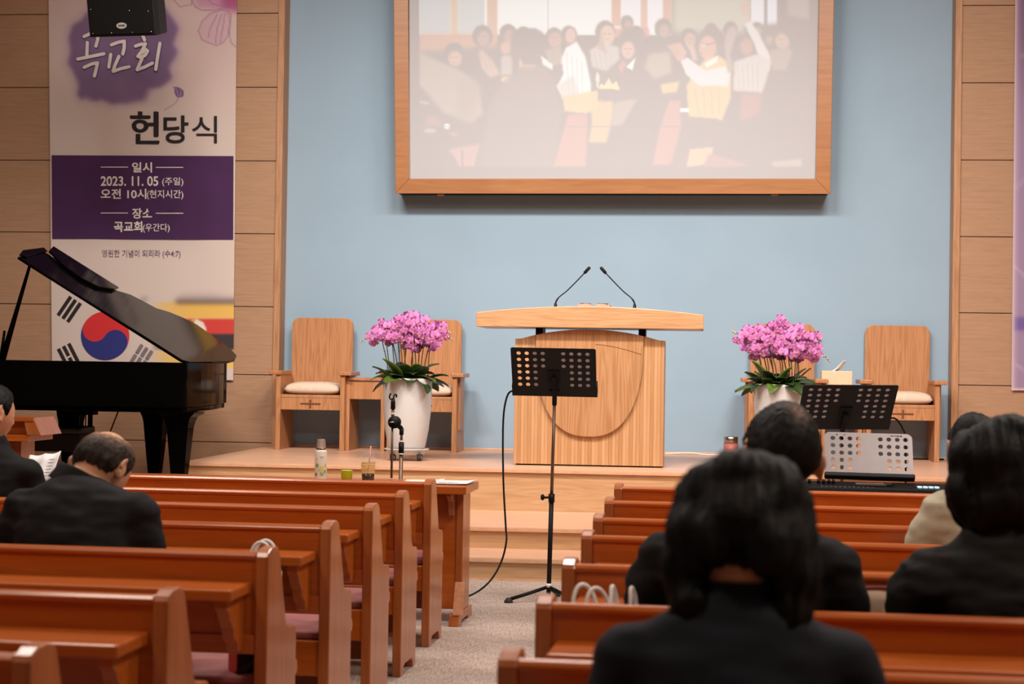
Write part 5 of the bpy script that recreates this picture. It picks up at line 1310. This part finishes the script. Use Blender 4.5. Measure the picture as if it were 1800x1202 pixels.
# ================================================================== PEOPLE
def hair_mat(name, rough=.58, sx=120, sz=14, strength=.5):
    m, nt, b = _nt(name)
    a = nt.nodes.new('ShaderNodeAttribute'); a.attribute_name = 'print'; nt.links.new(a.outputs['Color'], b.inputs['Base Color'])
    b.inputs['Roughness'].default_value = rough; b.inputs['Specular IOR Level'].default_value = .18
    tc = nt.nodes.new('ShaderNodeTexCoord'); mp = nt.nodes.new('ShaderNodeMapping'); mp.inputs['Scale'].default_value = (sx, sx, sz)
    nt.links.new(tc.outputs['Object'], mp.inputs['Vector']); n = nt.nodes.new('ShaderNodeTexNoise'); n.inputs['Scale'].default_value = 1; n.inputs['Detail'].default_value = 3
    nt.links.new(mp.outputs['Vector'], n.inputs['Vector']); bp = nt.nodes.new('ShaderNodeBump'); bp.inputs['Strength'].default_value = strength; bp.inputs['Distance'].default_value = .004
    nt.links.new(n.outputs['Fac'], bp.inputs['Height']); nt.links.new(bp.outputs['Normal'], b.inputs['Normal'])
    return m
M['hairv'] = hair_mat('hair_strands')
def lerp_tab(tab, x):
    if x <= tab[0][0]: return tab[0][1]
    for (a, va), (b, vb) in zip(tab[:-1], tab[1:]):
        if x <= b: return va + (vb - va) * (x - a) / (b - a)
    return tab[-1][1]
def sst(a, b, x): t = min(1, max(0, (x - a) / (b - a))); return t * t * (3 - 2 * t)
def head_pt(d, face=True):
    x, y, z = d
    w = .0765 * (1 - .20 * sst(.1, .95, -z)) * (1 - .10 * sst(.5, 1, z))
    X = x * w
    if y > 0: Y = y * (.092 + .004 * sst(0, .6, -z))
    else: Y = y * (.104 - .030 * sst(.25, .8, -z))
    Zv = z * (.112 if z > 0 else .118)
    if face and y > 0:
        Y += .024 * math.exp(-(x / .15) ** 2 - ((z + .10) / .17) ** 2) + .006 * math.exp(-(x / .5) ** 2 - ((z - .26) / .10) ** 2)
        Y -= .009 * (math.exp(-((x - .38) / .17) ** 2 - ((z - .08) / .12) ** 2) + math.exp(-((x + .38) / .17) ** 2 - ((z - .08) / .12) ** 2))
        Y += .006 * math.exp(-(x / .30) ** 2 - ((z + .46) / .08) ** 2) - .004 * math.exp(-(x / .30) ** 2 - ((z + .50) / .03) ** 2)
        Y += .014 * math.exp(-(x / .35) ** 2 - ((z + .86) / .16) ** 2)
    return Vector((X, Y, Zv))
def sph(i, j, n, m): th = PI * i / m; a = 2 * PI * j / n; return Vector((math.sin(th) * math.sin(a), math.sin(th) * math.cos(a), math.cos(th)))
def add_head(mb, mt):
    n, m = 56, 40; vs = [mt @ head_pt(sph(i, j, n, m)) for i in range(m + 1) for j in range(n)]
    mb.add(vs, [(i * n + j, (i + 1) * n + j, (i + 1) * n + (j + 1) % n, i * n + (j + 1) % n) for i in range(m) for j in range(n)], 0, True)
    for s in (-1, 1):   # ears: a rim, a lobe and a shallow bowl
        c = Vector((s * .079, -.012, -.012)); R = Matrix.Rotation(s * -.42, 4, 'Z') @ Matrix.Rotation(.12, 4, 'X')
        pts = [c + R.to_3x3() @ Vector((s * .012 + s * .014 * math.sin(PI * k / 12), -.016 * math.sin(PI * k / 12) * 1.25, .034 * math.cos(PI * k / 12))) for k in range(13)]
        mb.tube([mt @ p for p in pts], [.0065] * 10 + [.0075, .0085, .0075], 8)
        mb.ell(mt @ (c + Vector((s * .004, -.004, -.002))), (.012, .016, .027), 12, 8, 0, (mt.to_3x3() @ R.to_3x3()).to_4x4())
HAIRLINE = [(-1, -.58), (-.7, -.56), (-.42, -.42), (-.26, -.26), (-.14, .02), (.06, -.12), (.20, -.10), (.30, .14), (.5, .44), (.75, .56), (1, .60)]
def hair_cap(mt, parent, thick, bald=None, tint=None, line=HAIRLINE, seed=0, name='hair'):
    n, m = 110, 84; idx = {}; vs = []; cols = []; fs = []
    def ok(d):
        f = d.y / max(1e-4, math.hypot(d.x, d.y)); t = lerp_tab(line, f) + .014 * noise.noise(d * 14 + Vector((seed, 0, 0)))
        return d.z - t
    for i in range(m + 1):
        for j in range(n):
            d = sph(i, j, n, m); e = ok(d); b = bald(d) if bald else 0.0
            if e < 0 or b > 1: continue
            t = thick * (.12 + .88 * sst(0, .30, e)) * (1 - .75 * min(1, max(0, b)))
            t += .0035 * noise.noise(Vector((d.x * 22, d.y * 22, d.z * 5 + seed))) * sst(0, .2, e)
            p = head_pt(d, False); nrm = Vector((d.x / .077, d.y / .1, d.z / .115)).normalized()
            idx[(i, j)] = len(vs); vs.append(mt @ (p + nrm * (t + .0012)))
            cols.append(tint(d, b))
    for i in range(m):
        for j in range(n):
            q = [(i, j), (i + 1, j), (i + 1, (j + 1) % n), (i, (j + 1) % n)]
            if all(k in idx for k in q): fs.append([idx[k] for k in q])
    me = bpy.data.meshes.new(name); me.from_pydata(vs, [], fs)
    at = me.attributes.new('print', 'FLOAT_COLOR', 'POINT'); at.data.foreach_set('color', np.array([lin(c) for c in cols], np.float32).ravel()); me.update()
    return mesh_obj(name, me, M['hairv'], parent)
def hair_bob(mt, parent, blobs, tint, voxel=.007, wave=.010, seed=0, clump=13, name='hair'):
    """long hair: overlapping locks of volume in head space, united and combed into clumps"""
    mb = MB(); n, m = 40, 30
    mb.add([mt @ (head_pt(sph(i, j, n, m), False) * 1.10 + Vector((0, -.004, .006))) for i in range(m + 1) for j in range(n) if True],
           [(i * n + j, (i + 1) * n + j, (i + 1) * n + (j + 1) % n, i * n + (j + 1) % n) for i in range(m) for j in range(n)], 0, True)
    for c, r in blobs: mb.ell(mt @ Vector(c), r, 24, 18, 0, mt.to_3x3().to_4x4())
    me = remeshed(mb, voxel, 8, .6); inv = mt.inverted(); co = []
    # open the face
    bm = bmesh.new(); bm.from_mesh(me); dele = []
    for v in bm.verts:
        h = inv @ v.co
        if h.y > .062 and abs(h.x) < .058 and h.z < .062: dele.append(v)
    bmesh.ops.delete(bm, geom=dele, context='VERTS'); bm.normal_update()
    for v in bm.verts:
        h = inv @ v.co; a = math.atan2(h.x, -h.y); r_ = noise.noise(Vector((a * clump * .5, h.z * 7 + seed, seed))); r2 = noise.noise(Vector((a * clump * 2.2, h.z * 5, seed + 4)))
        r3 = noise.noise(Vector((h.x * 16, h.y * 16, h.z * 16 + seed)))
        v.co += v.normal * (wave * (.6 * r_ + .28 * r2 + .55 * r3))
    bm.to_mesh(me); bm.free()
    cols = np.array([lin(tint(inv @ v.co)) for v in me.vertices], np.float32)
    at = me.attributes.new('print', 'FLOAT_COLOR', 'POINT'); at.data.foreach_set('color', cols.ravel()); me.update()
    return mesh_obj(name, me, M['hairv'], parent)
def hand(mb, w, dirv, side, curl=.5):
    """palm and five bent fingers; w wrist, dirv pointing direction, palm down"""
    d = Vector(dirv).normalized(); x = d.cross(Vector((0, 0, 1))).normalized(); up = x.cross(d).normalized(); w = Vector(w)
    mb.tube([w - d * .01, w + d * .03, w + d * .075, w + d * .09], [.026, .036, .040, .034], 12, flat=.45)
    for k, (o, ln) in enumerate(((-.029, .062), (-.010, .074), (.010, .069), (.028, .054))):
        b = w + d * .082 + x * o; p1 = b + (d * math.cos(curl * .5) - up * math.sin(curl * .5)) * ln * .45
        p2 = p1 + (d * math.cos(curl * 1.2) - up * math.sin(curl * 1.2)) * ln * .32; p3 = p2 + (d * math.cos(curl * 1.9) - up * math.sin(curl * 1.9)) * ln * .25
        mb.tube([b - d * .012, b, p1, p2, p3], [.010, .0098, .0088, .008, .0066], 8)
    s = side; b = w + d * .028 + x * (-s * .030)
    mb.tube([b, b + d * .022 + x * (-s * .020) - up * .006, b + d * .047 + x * (-s * .028) - up * .012, b + d * .066 + x * (-s * .027) - up * .016], [.014, .0115, .0098, .008], 8)
def person(label, loc, rz=0, s=1.0, sw=.19, sz=.95, sy=.06, neck=(0, .07, 1.03), head=(0, .10, 1.18), pitch=0, yaw=0, roll=0, hs=1.0, arms=None, outer='jacket', omat='suit', wide=1.0, collar=True, skin='skin', hair=None, back=1.0, shoulder_drop=(0, 0), wr=.006, group='seated people', hunch=0.0, sleeve_r=1.0, hem=.42):
    """seated figure, origin on the floor under the hips, facing +y"""
    arms = arms or {}
    jl = {-1: Vector((-sw, sy, sz - .047 + shoulder_drop[0])), 1: Vector((sw, sy, sz - .047 + shoulder_drop[1]))}
    el = {k: Vector(arms.get(('e', k), (k * (sw + .055), .05, .685))) for k in (-1, 1)}
    wl = {k: Vector(arms.get(('w', k), (k * .09, .29, .60))) for k in (-1, 1)}
    hp = Matrix.Translation(Vector(head)) @ Euler((-pitch, roll, yaw), 'ZXY').to_matrix().to_4x4() @ Matrix.Scale(hs, 4)
    nk = Vector(neck); hd = Vector(head)
    def trunk(mb, e, ztop=True):
        def yy(z): t = (z - .5) / (sz - .5); return sy * t + hunch * math.sin(PI * min(1, max(0, t))) * -1
        R = [((0, yy(.45) * .3, .447 - min(e, .0)), .155 + e, .115 + e, 0), ((0, yy(.52), .52), .175 * wide + e, .125 + e, 0), ((0, yy(.64), .64), .160 * wide + e, .112 * back + e, 0), ((0, yy(.77), .77), .172 * wide + e, .114 * back + e, 0),
             ((0, yy(.86), .86), (sw - .012) + e, .112 * back + e, 0), ((0, yy(sz - .035), sz - .035), (sw + .010) + e, .090 * back + e, -.1), ((nk.x * .3, sy + (nk.y - sy) * .3, sz + .012), sw * .84 + e, .078 * back + e, -.15), ((nk.x * .6, sy + (nk.y - sy) * .6, sz + (nk.z - sz) * .62), sw * .52 + e, .068 + e, -.2), ((nk.x, nk.y, nk.z), .062 + e * .5, .060 + e * .5, -.3)]
        mb.loft(R, 32)
        for k in (-1, 1): mb.ell(jl[k], (.050 + e, .060 + e, .052 + e), 14, 10)
        for k in (-1, 1): mb.tube([jl[k], jl[k] * .5 + el[k] * .5, el[k]], [(.052 + e) * sleeve_r, (.049 + e) * sleeve_r, (.042 + e) * sleeve_r], 14)
        for k in (-1, 1): mb.tube([el[k], el[k] * .5 + wl[k] * .5, wl[k]], [(.042 + e) * sleeve_r, (.037 + e) * sleeve_r, (.028 + e)], 14)
        for k in (-1, 1): mb.ell(el[k], ((.042 + e) * sleeve_r,) * 3, 12, 8)
    # body: one continuous surface from head to feet
    b = MB(); trunk(b, -.006)
    up = (hd - nk); nd = hp.to_3x3() @ Vector((0, -.028, -.085))
    b.tube([nk - Vector((0, .0, .05)), nk, nk * .45 + (hd + nd) * .55, hd + nd * .5], [.058, .054, .052, .050], 16)
    add_head(b, hp)
    for k in (-1, 1):
        b.tube([(k * .085, .0, .50), (k * .105, .22, .505), (k * .11, .44, .50)], [.082, .072, .056], 14); b.ell((k * .11, .44, .49), (.056, .056, .058), 12, 8)
        b.tube([(k * .11, .44, .49), (k * .11, .455, .30), (k * .11, .45, .09)], [.054, .052, .036], 14); b.tube([(k * .11, .44, .05), (k * .115, .60, .03)], [.036, .030], 10)
        dv = wl[k] - el[k]; dv = Vector((dv.x - k * .02, dv.y, min(dv.z, 0) * .4)); hand(b, wl[k], arms.get(('d', k), dv), k, .55)
    me = remeshed(b, .0088, 3, .4)
    body = mesh_obj('person', me, M[skin]); body.location = loc; body.rotation_euler = (0, 0, rz); body.scale = (s, s, s)
    tag(body, label, 'person', group)
    # eyes
    for k in (-1, 1):
        e = MB(); e.ell(hp @ Vector((k * .029, .074, .009)), (.0095, .0095, .0095), 12, 8); e.build('eye', M['eye'], body)
    # outer garment
    g = MB(); trunk(g, .013)
    me = remeshed(g, .0105, 18, .6); me.update()
    bm = bmesh.new(); bm.from_mesh(me); bm.normal_update()
    cutters = [v for v in bm.verts if v.co.z < hem or (v.co - nk).length < .058 and v.co.z > nk.z - .02]
    for v in bm.verts:
        p = v.co; m_ = min((p - el[1]).length, (p - el[-1]).length); amt = wr * (1 + 1.6 * math.exp(-(m_ / .10) ** 2))
        q = Vector((p.x * 7, p.y * 7, p.z * 17))
        v.co += v.normal * (amt * noise.noise(q) + amt * .5 * noise.noise(q * 2.3 + Vector((3, 1, 7))) + amt * .8 * (abs(noise.noise(Vector((p.x * 5 + p.z * 6, p.y * 5, p.z * 5 - p.x * 6)))) - .25))
    bmesh.ops.delete(bm, geom=cutters, context='VERTS'); bm.to_mesh(me); bm.free()
    go = mesh_obj(outer, me, M[omat], body)
    if collar:
        m = MB(); ax = (hd + nd - nk).normalized(); ax = (ax * .5 + Vector((0, 0, 1.2))).normalized(); N = 40
        q = Vector((0, 0, 1)).rotation_difference(ax).to_matrix()
        rows = []
        for r_, z in ((.056, .012), (.058, .026), (.061, .030), (.066, .026), (.073, .004), (.080, -.018), (.084, -.032)):
            row = []
            for k in range(N):
                a = 2 * PI * k / N; fr = max(0, math.sin(a)) ** 2
                row.append(nk + q @ Vector((r_ * math.cos(a) * 1.04, r_ * math.sin(a) * (.98 + .25 * fr), z - .05 * fr + .002 * math.sin(3 * a))))
            rows.append(row)
        m.add([p for r_ in rows for p in r_], [(i * N + k, i * N + (k + 1) % N, (i + 1) * N + (k + 1) % N, (i + 1) * N + k) for i in range(len(rows) - 1) for k in range(N)], 0, True)
        c = m.build('collar', M[omat], go); sd = c.modifiers.new('s', 'SOLIDIFY'); sd.thickness = .003
        ss = c.modifiers.new('ss', 'SUBSURF'); ss.levels = 1; ss.render_levels = 1
    # trousers and shoes
    t = MB(); t.loft([((0, 0, .437), .15, .115, 0), ((0, 0, .50), .178 * wide, .13, 0), ((0, 0, .60), .165 * wide, .118, 0)], 24)
    for k in (-1, 1):
        t.tube([(k * .085, .0, .505), (k * .105, .22, .508), (k * .11, .45, .503)], [.088, .080, .066], 14); t.ell((k * .11, .45, .495), (.066, .062, .066), 12, 8)
        t.tube([(k * .11, .45, .495), (k * .11, .46, .30), (k * .11, .455, .085)], [.064, .060, .052], 14)
    mesh_obj('trousers', remeshed(t, .012, 4, .5), M[arms.get('tmat', 'suit')], body)
    for k in (-1, 1):
        m = MB(); m.loft([((k * .112, .43, .032), .040, .032, PI / 2), ((k * .112, .47, .040), .044, .040, PI / 2), ((k * .114, .55, .030), .047, .030, PI / 2), ((k * .116, .62, .024), .044, .024, PI / 2), ((k * .116, .665, .018), .022, .016, PI / 2)], 18); m.build('shoe', M['shoe'], body)
    if hair: hair(hp, body)
    return body
def dark(d, b=0): v = 1 + .5 * noise.noise(Vector((d.x * 30, d.y * 30, d.z * 6))); return (8 * v, 7 * v, 7 * v)
R_ = math.radians
# 1 man with thinning crown, sixth right pew
def thin_tint(d, b):
    k = .85 * math.exp(-(((d.x - .17) / .26) ** 2 + ((d.y + .62) / .30) ** 2 + ((d.z - .70) / .30) ** 2)) + .4 * math.exp(-(((d.x + .15) / .25) ** 2 + ((d.y + .45) / .25) ** 2 + ((d.z - .88) / .2) ** 2))
    k *= .8 + .9 * noise.noise(Vector((d.x * 26, d.y * 26, d.z * 7))); k = min(1, max(0, k)); c = dark(d)
    return tuple(c[i] * (1 - k) + (150, 104, 82)[i] * k for i in range(3))
x = .14; y = row_y('R', 5, x) + .21
person('man in black jacket with short thinning black hair, seated in the right pews', (x, y, 0), 0, 1.0, sw=.212, sz=.965, sy=.05, neck=(.055, .06, 1.045), head=(.088, .095, 1.180), pitch=R_(12), yaw=R_(8), roll=R_(7), hs=1.12, wide=1.12, omat='suit', skin='skin_tan', sleeve_r=1.18, wr=.010,
       hair=lambda mt, o: hair_cap(mt, o, .014, None, thin_tint, seed=2), arms={('e', -1): (-.275, .07, .70), ('e', 1): (.275, .07, .70)})
# 2 woman in navy blazer, nearest
def wtint(h): v = 1 + .6 * noise.noise(Vector((h.x * 40, h.y * 40, h.z * 12))); return (8 * v, 7 * v, 7 * v)
bobF0 = [((-.045, -.065, -.03), (.062, .055, .10)), ((.05, -.065, -.03), (.062, .055, .10)), ((-.085, -.03, -.06), (.045, .06, .095)), ((.088, -.03, -.065), (.045, .06, .10)), ((0, -.06, .02), (.085, .062, .09)), ((-.075, -.04, -.125), (.040, .045, .06)), ((.080, -.04, -.135), (.042, .045, .065)), ((.06, -.07, -.09), (.04, .04, .07)), ((-.055, -.07, -.09), (.036, .04, .06))]
bobF = [((-.070, -.045, -.035), (.048, .055, .075)), ((.074, -.045, -.035), (.050, .055, .08)), ((-.088, -.03, -.085), (.042, .050, .062)), ((.094, -.03, -.09), (.042, .050, .066)), ((0, -.07, .00), (.080, .052, .075)), ((-.078, -.03, -.135), (.036, .040, .050)), ((.086, -.03, -.145), (.036, .040, .052)), ((-.045, -.080, -.055), (.04, .036, .05)), ((.05, -.080, -.06), (.042, .036, .055)), ((-.058, -.035, .030), (.054, .070, .075)), ((.060, -.035, .028), (.056, .070, .078)), ((0, -.05, .06), (.075, .070, .065))]
x = .075; y = row_y('R', 7, x) + .20
person('woman in navy blazer with wavy black bob, seen from behind in the nearest pew', (x, y, 0), 0, 1.0, sw=.172, sz=.970, sy=.08, neck=(.0, .10, 1.035), head=(.006, .15, 1.130), pitch=R_(30), yaw=R_(-3), roll=R_(2), hs=1.0, wide=.95, omat='navy', hair=lambda mt, o: hair_bob(mt, o, bobF, wtint, .007, .018, 3), wr=.005)
# 3 woman in black shirt, sixth right pew at the right edge
bobR = [((0, -.05, .02), (.098, .080, .10)), ((-.07, -.03, -.05), (.05, .07, .09)), ((.07, -.03, -.05), (.05, .07, .09)), ((0, -.06, -.07), (.085, .06, .075)), ((-.04, -.05, -.11), (.05, .045, .05)), ((.05, -.05, -.11), (.05, .045, .05)), ((.03, -.03, .09), (.07, .07, .05)), ((-.06, -.03, .03), (.055, .075, .08)), ((.062, -.03, .03), (.055, .075, .08)), ((0, -.07, -.02), (.085, .055, .08))]
x = .775; y = row_y('R', 5, x) + .21
person('woman in loose black shirt with short full black hair at the right edge', (x, y, 0), 0, 1.0, sw=.168, sz=.945, sy=.05, neck=(-.01, .065, 1.02), head=(-.006, .10, 1.143), pitch=R_(14), yaw=R_(-6), roll=R_(-2), hs=1.05, wide=1.12, outer='shirt', omat='shirt_black', sleeve_r=1.45, wr=.013, hair=lambda mt, o: hair_bob(mt, o, bobR, wtint, .007, .016, 8), arms={('e', -1): (-.235, .05, .72), ('e', 1): (.235, .05, .72)})
# 4 person with sage sleeve, fourth right pew
bobS = [((0, -.045, .015), (.088, .075, .10)), ((0, -.05, -.06), (.075, .055, .07))]
x = 1.055; y = row_y('R', 3, x) + .22
person('person in sage knit top mostly hidden behind the black shirted woman at right', (x, y, 0), R_(8), 1.0, sw=.15, sz=.975, sy=.10, neck=(-.02, .12, 1.03), head=(-.035, .17, 1.13), pitch=R_(24), yaw=R_(-4), hs=1.02, outer='knit_top', omat='sage', collar=False, sleeve_r=1.3, wr=.007, hair=lambda mt, o: hair_bob(mt, o, bobS, wtint, .008, .006, 5), arms={('e', -1): (-.245, .12, .735), ('w', -1): (-.08, .34, .64)})
# 5 bowed man, fifth left pew
def bald_top(d): return 2.7 * math.exp(-(((d.x) / .60) ** 2 + ((d.y + .45) / .62) ** 2 + ((d.z - .95) / .55) ** 2)) + .22 * noise.noise(d * 8)
def grey_tint(d, b):
    v = 1 + .35 * noise.noise(Vector((d.x * 34, d.y * 34, d.z * 8))); k = min(1, max(0, b) * 1.15) ** .8
    return tuple((c * v) * (1 - k) + e * k for c, e in zip((34, 29, 27), (172, 130, 106)))
x = -1.985; y = row_y('L', 4, x) + .21
hc = PY(181, 822, y + .20); nc = PY(140, 842, y + .10)
person('man in black suit bowing his balding head, seated in the left pews', (x, y, 0), 0, 1.0, sw=.192, sz=.962, sy=.06, neck=(nc.x - x - .012, .105, 1.012), head=(hc.x - x, .20, hc.z), pitch=R_(40), yaw=R_(-24), roll=R_(20), hs=1.12, wide=1.15, back=1.08, hunch=.03, omat='suit', skin='skin_tan', wr=.009, hair=lambda mt, o: hair_cap(mt, o, .007, bald_top, grey_tint, seed=6, line=[(-1, -.44), (-.7, -.44)] + HAIRLINE[2:]), sleeve_r=1.12)
# 6 man at the left edge with a booklet, third left pew
x = -3.05; y = row_y('L', 2, x) + .21
bk = PY(66, 828, y + .34)
hc = PY(-12, 727, y + .10)
bx_, bz_ = bk.x - x, bk.z
person('man in dark suit at the left edge looking down at a white booklet', (x, y, 0), 0, 1.0, sw=.19, sz=.955, sy=.05, neck=(.01, .07, 1.03), head=(hc.x - x, .10, hc.z), pitch=R_(16), yaw=R_(-34), roll=R_(4), hs=1.04, omat='suit', wr=.005, hair=lambda mt, o: hair_cap(mt, o, .013, None, lambda d, b: dark(d), seed=9),
       arms={('e', 1): (.235, .10, .72), ('w', 1): (bx_ - .02, .30, bz_ - .115), ('d', 1): (-.02, .10, .07), ('e', -1): (-.22, .10, .70), ('w', -1): (bx_ - .20, .28, bz_ - .12), ('d', -1): (.10, .10, .05)})
def booklet():
    root = thing('booklet', (x + bx_, y + .385, bz_ - .0), 0, 'open white booklet held by the man at the left edge', 'booklet')
    root.rotation_euler = (R_(-38), R_(-6), R_(-12))
    m = MB(); n = 8
    for s_ in (-1, 1):
        vs = []
        for i in range(n + 1):
            for j in range(5):
                u = i / n; v = j / 4 - .5
                vs.append((s_ * u * .080, .012 * math.sin(PI * u) - .012, v * .17 + .008 * u * (1 if s_ > 0 else 0)))
        fs = [(i * 5 + j, (i + 1) * 5 + j, (i + 1) * 5 + j + 1, i * 5 + j + 1) for i in range(n) for j in range(4)]
        m.add(vs, fs if s_ > 0 else [f[::-1] for f in fs], 0, True)
    o = m.build('pages', M['paper'], root); q = o.modifiers.new('s', 'SOLIDIFY'); q.thickness = .003
    m = MB()
    for k in range(6):
        z = .055 - .018 * k; m.box(.015, .085 - .02 * (k % 2), -.0055, -.0042, z, z + .0016)
    m.build('printed_lines', M['ink'], root)
booklet()
